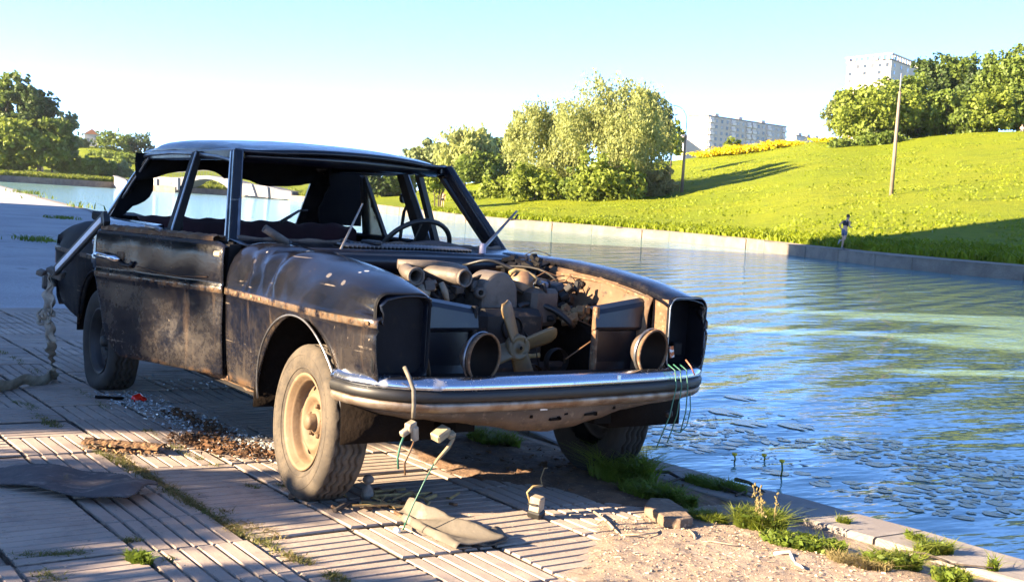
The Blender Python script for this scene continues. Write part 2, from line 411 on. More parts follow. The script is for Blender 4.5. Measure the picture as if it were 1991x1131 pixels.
# ground profile behind the wall: horizontal distance from camera -> picture row of the ground there (real heights follow from it)
def hz(u): 
    d = AX; a = (u-PW/2)/FPX; b = -(a*d[0][2]+d[2][2])/d[1][2]; return PH/2-FPX*b
CREST = [(-200, 300), (0, 296), (120, 290), (160, 283), (220, 288), (290, 300), (400, 325), (600, 345), (700, 375), (800, 372), (860, 366), (945, 350), (1000, 342), (1080, 334), (1200, 322), (1320, 310), (1400, 297), (1500, 282), (1580, 272), (1700, 276), (1760, 268), (1850, 259), (1920, 256), (1991, 254), (2300, 248), (2700, 246)]
CD = [(-200, 430), (240, 430), (420, 460), (640, 430), (740, 300), (860, 230), (945, 205), (1080, 195), (1320, 190), (1500, 185), (1700, 172), (1991, 165), (2700, 165)]
def column(u):
    """list of (d, z) from the wall outwards for the azimuth of picture column u"""
    w = wall_pt(u); dv = w-CAM[:2]; d0 = np.linalg.norm(dv); zt = wall_top(u)
    dc = float(np.interp(u, *np.array(CD, float).T)); vc = float(smooth1(u/400., [(a/400., b) for a, b in CREST]))
    rr = ray(u, vc); zc = CAM[2]+rr[2]*dc/math.hypot(rr[0], rr[1])
    pw = float(np.interp(u, [-200, 700, 1000, 1400, 1991], [1.2, 1.15, 1.25, 1.2, 1.15]))
    out = [(d0+.35, zt-.03), (d0+3.2, zt+.02)]
    n = 34
    for k in range(1, n+1):
        t = k/n; out.append((d0+3.2+(dc-d0-3.2)*t, zt+.02+(zc-zt)*(t**pw)*(1 if t < .9 else 1-.0*(t-.9))))
    out += [(dc*1.05, zc+.05), (dc*1.2, zc-.8), (dc*1.6, zc-3), (dc+700, zc-6)]
    return dv/d0, out
UC = np.concatenate([np.linspace(-200, 700, 70), np.linspace(710, 2050, 150), np.linspace(2070, 2700, 30)])
COLS = [column(u) for u in UC]
def terr_z(u, d):
    """ground height at column u and distance d"""
    k = int(np.clip(np.searchsorted(UC, u), 1, len(UC)-1)); f = (u-UC[k-1])/(UC[k]-UC[k-1])
    z = [np.interp(d, [q[0] for q in COLS[i][1]], [q[1] for q in COLS[i][1]]) for i in (k-1, k)]
    return z[0]*(1-f)+z[1]*f
def pt(u, d, z=None):
    r = ray(u, hz(u)); h = np.array([r[0], r[1]]); h /= np.linalg.norm(h)
    return np.array([CAM[0]+h[0]*d, CAM[1]+h[1]*d, terr_z(u, d) if z is None else z])
def hit(u, v):
    """distance at which the sight line of picture point u,v meets the far ground"""
    r = ray(u, v); s = r[2]/math.hypot(r[0], r[1])
    dd = np.arange(np.linalg.norm(wall_pt(u)-CAM[:2])+.5, 700, .5)
    for d in dd:
        if CAM[2]+s*d <= terr_z(u, d): return d
    return 200.0
Z = np.array([[(CAM[0]+c[0][0]*d, CAM[1]+c[0][1]*d, z) for d, z in c[1]] for c in COLS])
for i, u in enumerate(UC):
    amp = np.clip((np.arange(Z.shape[1])-3)/6, 0, 1)
    Z[i, :, 2] += amp*(fbm(Z[i, :, 0]*.11, Z[i, :, 1]*.11, 5)-.47)*.55
def mat_meadow():
    b = NB('meadow_grass')
    n1 = b.noise(.09, 5, .6); n2 = b.noise(.9, 6, .7); n3 = b.noise(5, 4, .7)
    c = b.mix(b.ramp(n1, .35, .68), (.185, .24, .006), (.235, .27, .007))
    c = b.mix(b.ramp(n2, .45, .75), c, (.145, .185, .008)); c = b.mix(b.ramp(n3, .55, .8), c, (.29, .30, .012))
    c = b.mix(b.ramp(b.noise(.35, 5, .65), .56, .72), c, (.12, .165, .010))
    c = b.mix(b.ramp(b.noise(2.2, 3, .6), .69, .74), c, (.34, .25, .006))
    b.set(Base_Color=c, Roughness=.9); b.p.inputs['Specular IOR Level'].default_value = .15
    b.bump(b.math('ADD', n2, n3), 1.0, .5); return b.m
M_meadow = mat_meadow()
tag(MB().grid(Z[:, 1:], sm=True, flip=True).build('hill', M_meadow), kind='structure')
# far promenade strip behind the wall
M_prom = simple('far_path', (.26, .215, .165), (.20, .165, .13), .8, .9)
tag(MB().grid(np.array([[z[0]+np.array([0, 0, .012]), z[1]+np.array([0, 0, .012])] for z in Z]), sm=False, flip=True).build('far_path', M_prom), kind='structure')
# wall, block by block
wall = thing('quay_wall', (*wall_pt(1500), -.45), 'long low concrete quay wall on the far bank below the green hill', 'wall')
w0 = np.array(wall.location); oo = np.argsort(US)
far = MB(); nblk = 0
def wall_piece(m, p, q, zt, gap, j):
    p = np.array(p); q = np.array(q); t = (q-p)/np.linalg.norm(q-p); n = np.array([-t[1], t[0]])
    if np.dot(n, p-CAM[:2]) < 0: n = -n
    p = p+t*gap; q = q-t*gap; p = p-n*j; q = q-n*j
    b = [np.array([*a, z])-w0 for z in (-1.2, zt) for a in (p, q, q+n*.6, p+n*.6)]
    c = [np.array([*a, zt+.0])-w0 for a in (p, q, q+n*.6, p+n*.6)]
    m.add(b, [(0, 1, 5, 4), (1, 2, 6, 5), (2, 3, 7, 6), (3, 0, 4, 7), (4, 5, 6, 7)])
    # coping
    cc = [np.array([*a, z])-w0 for z in (zt-.0, zt+.035) for a in (p-n*.025, q-n*.025, q+n*.6, p+n*.6)]
    m.add(cc, [(0, 1, 5, 4), (1, 2, 6, 5), (2, 3, 7, 6), (3, 0, 4, 7), (4, 5, 6, 7), (0, 3, 2, 1)])
for i in range(len(FARW)-1):
    a, c = WL[i], WL[i+1]; L = np.linalg.norm(c-a); near_ = FARW[i+1][0] > 700
    n = max(1, int(round(L/(3.0 if near_ else 7.0))))
    for k in range(n):
        p = a+(c-a)*k/n; q = a+(c-a)*(k+1)/n; zt = wall_top(US[i]+(US[i+1]-US[i])*(k+.5)/n)-.02+rnd.uniform(-.03, .03)
        if near_ and nblk < 290:
            m = MB(); wall_piece(m, p, q, zt, .02, rnd.uniform(-.03, .05)); m.build('wall_block', M_wall, wall); nblk += 1
        else: wall_piece(far, p, q, zt, .03, rnd.uniform(-.05, .05))
tag(far.build('distant_wall', M_wall, wall), kind='stuff')

# ------------------------------------------------------------------ trees
G = lambda *c: tuple(c)
LM = dict(
    willow=leafmat('willow_leaves', (.36, .40, .13), (.44, .47, .18), .5),
    light=leafmat('light_green_leaves', (.20, .26, .035), (.26, .31, .05), .42),
    dense=leafmat('dense_green_leaves', (.13, .19, .03), (.18, .235, .04), .38),
    dark=leafmat('dark_green_leaves', (.07, .115, .03), (.105, .15, .04), .35),
    grey=leafmat('greyish_green_leaves', (.22, .27, .10), (.28, .32, .14), .42),
    brown=leafmat('brownish_bush_leaves', (.32, .31, .12), (.42, .36, .17), .45),
    meadow=leafmat('meadow_blades', (.185, .245, .008), (.235, .27, .01), .4),
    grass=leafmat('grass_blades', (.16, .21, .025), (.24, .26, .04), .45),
    joint=leafmat('joint_grass_blades', (.13, .14, .04), (.22, .20, .07), .3),
    dry=leafmat('dry_grass_blades', (.21, .17, .07), (.30, .24, .11), .3),
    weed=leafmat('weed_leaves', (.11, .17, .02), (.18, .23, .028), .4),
    yellow=leafmat('yellow_flower_heads', (.62, .50, .008), (.72, .60, .012), .2))
M_bark = simple('bark', (.085, .068, .05), (.05, .04, .03), 6, .95, bump=.7, bscale=25, bdist=.03)
M_barkl = simple('pale_bark', (.22, .19, .15), (.12, .10, .08), 4, .95, bump=.7, bscale=25, bdist=.03)
def leaf_cloud(name, lobes, n, size, mat, parent, droop=0.0, hole=.40, seed=1, elong=1.5, shell=.55):
    """leaves spread through ellipsoid lobes (cx,cy,cz,rx,ry,rz); clumped by noise, thinned to leave gaps"""
    g = np.random.default_rng(seed)
    vol = np.array([(l[3]*l[4]*l[5])**.75 for l in lobes]); cnt = np.maximum((n*vol/vol.sum()).astype(int), 10)
    P = []; N = []
    for l, c in zip(lobes, cnt):
        d = g.normal(size=(c*2, 3)); d /= np.linalg.norm(d, axis=1)[:, None]
        r = 1-shell*g.random(c*2)**1.6
        bump = .75+.5*fbm(d[:, 0]*2.2+l[0]*.7+9, d[:, 1]*2.2+d[:, 2]*2.9+l[1]*.7+30, seed)
        p = d*(r*bump)[:, None]*np.array(l[3:6])+np.array(l[:3])
        sc = max(l[3:6])
        k = fbm(p[:, 0]*2.6/sc+seed, p[:, 2]*2.6/sc+p[:, 1]*1.9/sc+seed*3, seed+3, 3) > hole
        p = p[k][:c]; P.append(p); N.append(d[k][:c])
    P = np.concatenate(P); N = np.concatenate(N); m = len(P)
    if droop: P[:, 2] -= droop*g.random(m)**2
    a = g.normal(size=(m, 3))*(1.2 if droop else .9)+N*(.35 if droop else .75)+np.array([0, 0, .35]); a /= np.linalg.norm(a, axis=1)[:, None]
    t = g.normal(size=(m, 3))
    if droop: t = t*.35+np.array([0, 0, -1.0])
    t -= a*(t*a).sum(1)[:, None]; t /= np.linalg.norm(t, axis=1)[:, None]+1e-6; b = np.cross(a, t)
    s = (size*(.6+.8*g.random(m)))[:, None]
    V = np.empty((m, 4, 3)); V[:, 0] = P-t*s*elong*.5; V[:, 1] = P+b*s*.5+a*s*.12; V[:, 2] = P+t*s*elong*.5; V[:, 3] = P-b*s*.5+a*s*.12
    return ob(name, npmesh(name, V.reshape(-1, 3), 4, mat), parent)
TREES = []
def tree(u, d, h, w, kind, label, name='tree', cat='tree', group=None, n=None, trunk=.25, lobes=9, shape='round', leaf=None, bark=None, base=None, seed=None, stems=1, hole=.42, depth=None):
    sd = seed or (len(TREES)*13+5); TREES.append(u); g = np.random.default_rng(sd)
    p = pt(u, d); p[2] -= .15
    root = thing(name, p, label, cat, group)
    r = w/2; dp = depth or 1.0
    L = []
    z0 = h*trunk
    for k in range(lobes):
        f = (k+.5)/lobes
        if shape == 'round':
            zc = z0+(h-z0)*(.18+.70*f); rad = r*math.sin(math.pi*(.22+.66*f))**.8
        elif shape == 'cone':
            zc = z0+(h-z0)*(.05+.88*f); rad = r*(1.02-.85*f)
        elif shape == 'bush':
            zc = h*(.15+.55*f); rad = r*(1.0-.35*f)
        else:  # poplar / column
            zc = z0+(h-z0)*(.05+.88*f); rad = r*(.55+.6*math.sin(math.pi*min(1, f*1.05)))*.8
        a = g.random()*6.28+k*2.4; off = rad*(.35+.3*g.random())
        lr = rad*(.52+.28*g.random())
        vz = max(lr*(.62+.3*g.random()), (h-z0)/lobes*.85)
        if zc+vz > h: zc = h-vz*.93
        L.append((off*math.cos(a), off*math.sin(a)*dp, zc, lr, lr*dp, vz))
        for _ in range(3):
            a2 = g.random()*6.28; L.append((rad*.85*math.cos(a2), rad*.85*math.sin(a2)*dp, min(zc+(g.random()-.5)*vz, h-vz*.5), lr*.5, lr*.5, vz*.5))
    for _ in range(16 if shape != 'bush' else 7):   # sprays that break up the outline
        f = g.random(); a = g.random()*6.28; zc = z0+(h-z0)*(.12+.86*f)
        e = r*(math.sqrt(max(.03, 1-((f-.42)/.62)**2)) if shape != 'cone' else 1.05-f)*(.88+.22*g.random()); q = w*(.045+.055*g.random())
        L.append((e*math.cos(a), e*math.sin(a)*dp, min(zc, h-q*.8), q*1.1, q*1.1, q*(1.3 if kind != 'willow' else 1.9)))
    big = leaf or max(.22, min(.55, d/430.))
    n = n or int(min(14000, max(500, 3.2*(w*h)/(big*big*.75)*1.25)))
    leaf_cloud('crown', L, n, big, LM[kind], root, droop=(h*.16 if kind == 'willow' else 0), hole=hole, seed=sd, elong=(2.3 if kind == 'willow' else 1.5), shell=(.75 if kind == 'willow' else .6))
    m = MB()
    for s in range(stems):
        a = s*2.1+g.random(); sp = 0 if stems == 1 else w*.16
        bx, by = (.3*math.cos(a)*(stems > 1), .3*math.sin(a)*(stems > 1)); tr = max(.07, h*.017)
        top = (sp*1.6*math.cos(a)+g.normal()*.1, sp*1.6*math.sin(a)+g.normal()*.1, h*.72)
        mid = (sp*.7*math.cos(a), sp*.7*math.sin(a), h*.35)
        m.tube([(bx, by, -.2), (bx, by, h*.05), mid, top], [tr*1.35, tr, tr*.75, tr*.25], 7)
        for k in range(4):
            a2 = g.random()*6.28; z1 = h*(.28+.12*k); q = np.array(mid)*(.6+.1*k); e = np.array([q[0]+r*.6*math.cos(a2), q[1]+r*.6*math.sin(a2), z1+h*.14])
            m.tube([(q[0], q[1], z1), (np.array([q[0], q[1], z1])+e)/2+np.array([0, 0, .05*h*.2]), e], [tr*.5, tr*.34, tr*.12], 5)
    m.build('trunk', bark or M_bark, root)
    return root
def pxw(w, d): return w*d/FPX*1.0
def trow(u, vb, vt, wpx, kind, label, d=None, **k):
    d = d or hit(u, vb); u = u-.032*(vb-vt); r = ray(u, vt); s = r[2]/math.hypot(r[0], r[1]); z = terr_z(u, d)
    h = (CAM[2]+s*d-z)*1.07
    return tree(u, d, max(h, .6), wpx*d/FPX/math.cos(math.atan((u-PW/2)/FPX)), kind, label, **k)
# willows in the middle
trow(1060, 366, 186, 150, 'willow', 'left and lower of the two big pale willows on the far bank', d=140, trunk=.10, lobes=11, n=56000, leaf=.17, group='big willows on the far bank', hole=.52)
trow(1192, 368, 155, 205, 'willow', 'tallest pale willow on the far bank with white flats showing through its right side', d=132, trunk=.12, lobes=12, n=80000, leaf=.17, group='big willows on the far bank', hole=.54, seed=71)
trow(1264, 352, 186, 78, 'grey', 'slender greyish willow against the right edge of the big willow', d=142, trunk=.3, lobes=8, n=22000, leaf=.18, hole=.46)
trow(1300, 330, 238, 42, 'light', 'small open tree just left of the curved lamp post', d=160, trunk=.3, lobes=6, n=1500, hole=.5)
trow(1180, 372, 300, 130, 'light', 'spreading leafy undergrowth at the foot of the tallest willow', d=127, shape='bush', name='bush', cat='bush', trunk=.02, lobes=7, n=6500, leaf=.30)
trow(1040, 372, 310, 120, 'light', 'spreading leafy undergrowth at the foot of the left willow', d=132, shape='bush', name='bush', cat='bush', trunk=.02, lobes=7, n=5500, leaf=.30)
trow(1115, 372, 328, 60, 'dense', 'dark low bush between the two willow trunks', d=128, shape='bush', name='bush', cat='bush', trunk=.02, lobes=5, n=2200, leaf=.28)
trow(1275, 378, 323, 80, 'brown', 'round brownish bush standing left of the curved lamp post', shape='bush', name='bush', cat='bush', trunk=.03, lobes=7, n=4200, leaf=.24, hole=.38)
trow(966, 386, 340, 75, 'light', 'pale green bush on the slope left of the willows', shape='bush', name='bush', cat='bush', trunk=.02, lobes=6, n=2600, leaf=.26)
trow(905, 392, 366, 40, 'dense', 'small dark bush behind the left front pillar of the car', shape='bush', name='bush', cat='bush', trunk=.02, lobes=4, n=900, leaf=.24)
# trees left of the willows, beyond the roof of the car
for i, (u, vb, vt, w, k, lab, dd) in enumerate([
    (905, 352, 246, 105, 'willow', 'pale pointed tree rising just above the front of the car roof', 205),
    (958, 350, 272, 88, 'dark', 'dark green tree between the pointed tree and the left willow', 222),
    (990, 352, 290, 60, 'dense', 'short green tree tucked behind the left edge of the left willow', 228),
    (848, 372, 276, 90, 'grey', 'greyish round tree showing over the car roof left of the pointed tree', 235),
    (806, 375, 287, 60, 'grey', 'small pale tree at the left end of the tree line over the car roof', 260),
    (930, 350, 300, 80, 'dense', 'low green tree in front of the dark tree above the car roof', 200)]):
    trow(u, vb, vt, w, k, lab, d=dd, trunk=.12, lobes=8, n=5200, hole=.42)
for u, vb, vt, w, k, lab, dd in [(735, 390, 335, 75, 'dark', 'dark tree seen through the vent window of the far rear door', 215), (778, 388, 332, 60, 'dense', 'green tree seen left of the far door pillar', 215),
                             (700, 390, 338, 60, 'dense', 'green tree hidden mostly by the rear pillar of the car', 240)]:
    trow(u, vb, vt, w, k, lab, d=dd, trunk=.08, lobes=7, n=3600)
trow(853, 402, 330, 62, 'light', 'multi stemmed tree framed by the far front door window', d=125, trunk=.5, lobes=6, n=2400, stems=5, leaf=.26, shape='round')
# hilltop wood on the right
for i, (u, vb, vt, w, k, lab, dd) in enumerate([
    (1622, 280, 172, 70, 'grey', 'spiky open grey green tree at the left end of the hilltop wood', 176),
    (1690, 284, 162, 130, 'light', 'broad light green tree in front of the tower block', 172),
    (1742, 270, 140, 90, 'dense', 'green tree right behind the bare lamp post pole', 182),
    (1795, 268, 104, 85, 'dark', 'tall tree with a pointed top right of the tower block', 188),
    (1842, 264, 97, 80, 'dense', 'tall rounded tree with the second highest top in the hilltop wood', 190),
    (1885, 262, 126, 70, 'dark', 'lower dark tree in the dip of the hilltop wood', 186),
    (1925, 262, 92, 80, 'dense', 'tall tree left of the picture edge in the hilltop wood', 184),
    (1990, 262, 72, 110, 'dense', 'highest tree of the hilltop wood at the right picture edge', 182),
    (2070, 262, 70, 120, 'dark', 'dark tree beyond the right picture edge', 182),
    (1770, 270, 190, 90, 'dense', 'lower green tree in the front row behind the grass crest', 176),
    (1840, 264, 180, 95, 'dense', 'front row tree in the middle of the hilltop wood', 175),
    (1910, 260, 176, 90, 'light', 'sunlit front row tree right of the middle of the hilltop wood', 174),
    (1968, 258, 170, 90, 'dense', 'front row tree above the people on the crest', 176)]):
    trow(u, vb, vt+(6 if i < 9 else 0), w*1.12, k, lab, d=dd, trunk=(.3 if i == 0 else .05), lobes=(9 if i else 10), n=(2600 if i == 0 else 8200), hole=(.5 if i == 0 else .40), shape=('cone' if i == 0 else 'round'), group='trees of the hilltop wood', leaf=.36)
for u, vb, vt, w, lab in [(1640, 292, 268, 90, 'low shrubs under the left end of the hilltop wood'), (1700, 284, 255, 80, 'low shrubs under the broad light green tree')]:
    trow(u, vb, vt, w, 'dense', lab, d=167, shape='bush', name='bush', cat='bush', trunk=.02, lobes=6, n=2600, leaf=.3)
trow(1415, 300, 268, 30, 'light', 'small tree standing in front of the white apartment block', d=230, trunk=.25, lobes=5, n=700)
# left bank
for i, (u, vt, w, k, lab, dd) in enumerate([
    (-40, 150, 90, 'dense', 'tree cut off by the left picture edge', 300), (10, 146, 62, 'dense', 'tallest poplar at the left picture edge', 296), (48, 160, 62, 'dark', 'second tall poplar on the left bank', 292),
    (82, 180, 52, 'dark', 'third poplar on the left bank with a ragged right side', 296), (104, 232, 60, 'dense', 'lower tree right of the poplars on the left bank', 288), (128, 222, 40, 'grey', 'thin tree at the right end of the left tree group', 290),
    (30, 236, 90, 'light', 'light green tree in front of the tallest poplar', 284), (75, 262, 80, 'light', 'low leafy tree in front of the third poplar', 283), (-20, 270, 80, 'light', 'low leafy tree at the left picture edge', 283)]):
    trow(u, 332, vt, w*1.15, k, lab, d=dd, trunk=.10, lobes=10, n=5000, shape=('column' if vt < 215 else 'round'), bark=M_barkl, leaf=.62, hole=.44)
for u, vb, vt, w, k, lab, dd in [(155, 338, 300, 62, 'light', 'rounded bright bush on the left bank', 285), (195, 338, 305, 62, 'dense', 'green bush right of the bright one on the left bank', 290), (232, 340, 312, 52, 'grey', 'pale bush beside the rear pillar of the car', 292),
                                 (215, 290, 250, 62, 'dense', 'left clump of trees on the distant hilltop', 420), (265, 294, 254, 58, 'dark', 'right clump of trees on the distant hilltop', 425), (152, 285, 260, 30, 'grey', 'small grey tree beside the distant pink house', 420),
                                 (210, 308, 292, 70, 'dense', 'hedge across the distant slope', 380), (258, 318, 300, 60, 'dense', 'dark bushes low on the distant slope', 360)]:
    trow(u, vb, vt, w, k, lab, d=dd, shape='bush', name='bush', cat='bush', trunk=.02, lobes=6, n=2200, leaf=.55)
for u, vb, vt, w, k, lab, dd in [(410, 378, 348, 60, 'light', 'green bushes under the arch of the white footbridge', 275), (640, 372, 352, 30, 'dense', 'round bush beside the car rear pillar beyond the footbridge', 265), (590, 384, 368, 60, 'light', 'low bushes right of the footbridge stairs', 262), (355, 378, 362, 40, 'light', 'bushes left of the footbridge arch', 275)]:
    trow(u, vb, vt, w, k, lab, d=dd, shape='bush', name='bush', cat='bush', trunk=.02, lobes=5, n=1600, leaf=.45)
# ------------------------------------------------------------------ buildings
M_bw = simple('white_facade', (.38, .36, .345), (.33, .31, .295), .15, .85)
M_bw2 = simple('cream_facade', (.42, .37, .33), (.36, .31, .275), .15, .85)
_w = NB('window_glass'); _oi = _w.n('ShaderNodeObjectInfo'); M_win = _w.set(Base_Color=_w.mix(_w.ramp(_oi.outputs['Random'], .35, .95), (.03, .04, .05), (.26, .25, .23)), Roughness=.2).m
M_bal = simple('balcony_panel', (.42, .40, .40), (.55, .52, .50), .6, .8)
M_roofd = simple('roof_felt', (.12, .11, .10), (.18, .16, .15), .5, .9)
WIN = {}
def quad_mesh(name, w, h, dp, mat):
    return MB().box((0, 0, 0), (w, dp, h)).mesh(name, mat)
def block(name, A, B, C, ztop, zbot, label, cat, floors, colsAB, colsBC, wall=M_bw, fh=2.85, balc=(), roof=None, group=None):
    """slab building on footprint A-B-C-(D); B is the near corner; windows are parts"""
    A, B, C = [np.array(q[:2]) for q in (A, B, C)]; D = A+C-B
    t = thing(name, (B[0], B[1], zbot), label, cat, group); H = ztop-zbot
    loc = [(q-B) for q in (A, B, C, D)]
    m = MB(); m.add([(*q, z) for z in (0, H) for q in loc], [(0, 1, 5, 4), (1, 2, 6, 5), (2, 3, 7, 6), (3, 0, 4, 7)]); m.build('wall', wall, t)
    ce = sum(loc)/4
    m = MB(); P = [ce+(q-ce)*1.012 for q in loc]
    m.add([(*q, z) for z in (H, H+.6) for q in P], [(0, 1, 5, 4), (1, 2, 6, 5), (2, 3, 7, 6), (3, 0, 4, 7), (4, 5, 6, 7), (3, 2, 1, 0)]); rf = m.build('roof', M_roofd if roof is None else roof, t)
    for k in range(3): q = ce+(loc[2]-loc[1])*(-.3+.3*k); MB().box((q[0], q[1], H+1.4), (2.4, 2.4, 1.8)).build('lift_house', wall, rf)
    wm_ = quad_mesh('window', 1.5, 1.45, .12, M_win); bm_ = MB().box((0, 0, 0), (3.0, 1.2, 1.15)).box((0, .3, 1.2), (2.8, .5, 1.4)).mesh('balcony', [M_bal]); 
    for p, q, cols in ((loc[0], loc[1], colsAB), (loc[1], loc[2], colsBC)):
        if not cols: continue
        L = np.linalg.norm(q-p); e = (q-p)/L; n = np.array([e[1], -e[0]])
        if np.dot(n, (p+q)/2-ce) < 0: n = -n
        for f in range(floors):
            for c in range(cols):
                s = (c+.5)/cols; P3 = p+e*L*s; isb = c in balc and q is loc[2]
                o = bpy.data.objects.new('balcony' if isb else 'window', bm_ if isb else wm_); link(o, t)
                off = .55 if isb else .03
                o.location = (P3[0]+n[0]*off, P3[1]+n[1]*off, H-1.7-f*fh-(.5 if isb else 0)); o.rotation_euler = (0, 0, math.atan2(e[1], e[0]))
    return t
def ztop(u, v, d): r = ray(u, v); return CAM[2]+r[2]/math.hypot(r[0], r[1])*d
pb = lambda u, d: pt(u, d, 0.0)
block('apartment_block', pb(1325, 606), pb(1364, 600), pb(1514, 646), ztop(1377, 226, 600), ztop(1377, 320, 600), 'long white apartment block with balconies right of the curved lamp post', 'building', 7, 0, 15, balc=(0, 4, 7, 8, 11, 14))
block('apartment_block', pb(1174, 590), pb(1212, 580), pb(1252, 600), ztop(1224, 226, 580), ztop(1224, 330, 580), 'white apartment block glimpsed through the tallest willow', 'building', 8, 3, 4, wall=M_bw2)
block('apartment_block', pb(1307, 640), pb(1319, 634), pb(1328, 645), ztop(1328, 268, 634), ztop(1328, 320, 634), 'narrow grey flats between curved lamp post and long white block', 'building', 3, 0, 2, wall=M_bal)
block('apartment_block', pb(1520, 700), pb(1535, 690), pb(1590, 720), ztop(1545, 264, 690), ztop(1545, 300, 690), 'low rooftop peeping over the yellow flowers right of the long white block', 'building', 1, 0, 5)
tw = block('tower_block', pb(1622, 534), pb(1706, 520), pb(1757, 548), ztop(1727, 117, 520), ztop(1727, 300, 520), 'tall white tower block with an open crown behind the hilltop wood', 'building', 9, 6, 4, wall=M_bw2)
# open crown of the tower
A, B, C = [np.array(pb(u, d)[:2]) for u, d in ((1619, 537), (1706, 518), (1760, 550))]; D = A+C-B
m = MB(); H = ztop(1727, 117, 520)-tw.location[2]; m2 = MB()
for p, q in ((A, B), (B, C), (C, D), (D, A)):
    p = p-np.array(tw.location[:2]); q = q-np.array(tw.location[:2]); L = np.linalg.norm(q-p); a = math.atan2(*(q-p)[::-1])
    n = max(3, int(L/3))
    for k in range(n): 
        c = p+(q-p)*(k+.5)/n; MB().box((c[0], c[1], H+1.3), (1.3, .4, 1.6), (0, 0, a)).build('crown_post', M_bw2, tw)
    c = (p+q)/2; m2.box((c[0], c[1], H+2.4), (L+.5, .7, .55), (0, 0, a))
m2.build('cornice', M_bw2, tw)
# far house on the left hill
M_tile = simple('red_tile', (.42, .17, .09), (.33, .13, .07), 1, .8)
hp = pt(175, 440); hh = thing('house', (hp[0], hp[1], hp[2]-1), 'small pale house with orange gable on the distant left hilltop', 'house')
m = MB().box((0, 0, 2.6), (4.6, 4, 5.2)); m.build('wall', M_bw, hh)
m = MB().prism([(-2.6, -2.4, 5.2), (2.6, -2.4, 5.2), (0, -2.4, 7.0)], (0, 4.8, 0)); m.build('roof', M_tile, hh)
wm2 = quad_mesh('window', 1.0, 1.2, .1, M_win)
for dx in (-1.3, 1.3): o = link(bpy.data.objects.new('window', wm2), hh); o.location = (dx, -2.03, 3.2)
hh.rotation_euler = (0, 0, math.atan2(hp[1]-CAM[1], hp[0]-CAM[0])-math.pi/2)

# ------------------------------------------------------------------ white footbridge
M_white = simple('white_paint_wall', (.36, .355, .35), (.30, .295, .29), .5, .8)
M_grey = simple('shaded_bridge_grey', (.12, .125, .14), (.095, .10, .11), .4, .8)  # blue-grey; on deck and ramp the darker tone stands in for shade
bA, bB = pt(298, 262, 0), pt(566, 232, 0); bdir = bB-bA; bn = np.array([-bdir[1], bdir[0], 0]); bn /= np.linalg.norm(bn)
if np.dot(bn[:2], bA[:2]-CAM[:2]) < 0: bn = -bn
def onb(u, v, off=0.0):
    r = ray(u, v); P = bA-bn*off; t = np.dot(P-CAM, bn)/np.dot(r, bn); return CAM+r*t
br = thing('footbridge', tuple(bA), 'white arched footbridge with ramps seen through the car windows', 'bridge')
def bprism(name, px, off, dep, mat, par=br):
    P = [onb(u, v, off)-bA for u, v in px]
    return MB().prism(P, bn*dep).build(name, mat, par)
bprism('deck', [(298, 343), (345, 345), (375, 341.5), (405, 341), (440, 347), (470, 356), (470, 378), (450, 376), (437, 361), (425, 354), (412, 349.5), (400, 348), (388, 349), (376, 352), (368, 358), (345, 368), (298, 367)][::-1], 0, 3.2, M_grey)
bprism('ramp', [(470, 356), (520, 362), (545, 369), (566, 372), (566, 387), (540, 387), (515, 384), (496, 382), (470, 379)][::-1], 0.02, 3.0, M_grey)
for px in ([(338, 346), (345, 345.5), (345, 369), (334, 369)], [(298, 346), (304, 347), (304, 367), (299, 367)], [(472, 362), (488, 358), (496, 381), (483, 380)], [(513, 362), (519, 363), (521, 384), (517, 383.5)], [(538, 372), (566, 373), (566, 387), (545, 386), (543, 379)]):
    bprism('pier', px[::-1], .5, .5, M_white)
bprism('ramp_wall', [(305, 347), (338, 350), (338, 355), (330, 355)][::-1], .45, .4, M_white)
m = MB()
for du in range(300, 562, 6):
    tp = np.interp(du, [298, 345, 400, 440, 470, 520, 566], [343, 345, 341, 347, 356, 362, 372])
    a = onb(du, tp)-bA; m.tube([a, a+np.array([0, 0, 1.0])], .035, 4)
pr = [onb(du, np.interp(du, [298, 345, 400, 440, 470, 520, 566], [343, 345, 341, 347, 356, 362, 372]))-bA+np.array([0, 0, 1.0]) for du in range(300, 563, 8)]
m.tube(pr, .05, 4); m.build('railing', M_grey, br)
ab = thing('abutment_wall', tuple(pt(222, 268)), 'small white abutment wall left of the footbridge beside the car rear pillar', 'wall')
m = MB().prism([np.array([0, 0, -1.0]), pt(246, 262, .0)-np.array(ab.location)+np.array([0, 0, -1.]), pt(246, 262, 1.25)-np.array(ab.location), np.array([0, 0, 1.25])], bn*.6); m.build('wall', M_white, ab)
m = MB().prism([np.array([-.3, -.2, 1.25]), pt(246, 262, 1.25)-np.array(ab.location)+np.array([0, -.2, 0]), pt(246, 262, 1.45)-np.array(ab.location)+np.array([0, -.2, 0]), np.array([-.3, -.2, 1.45])], bn*1.0); m.build('coping', M_grey, ab)

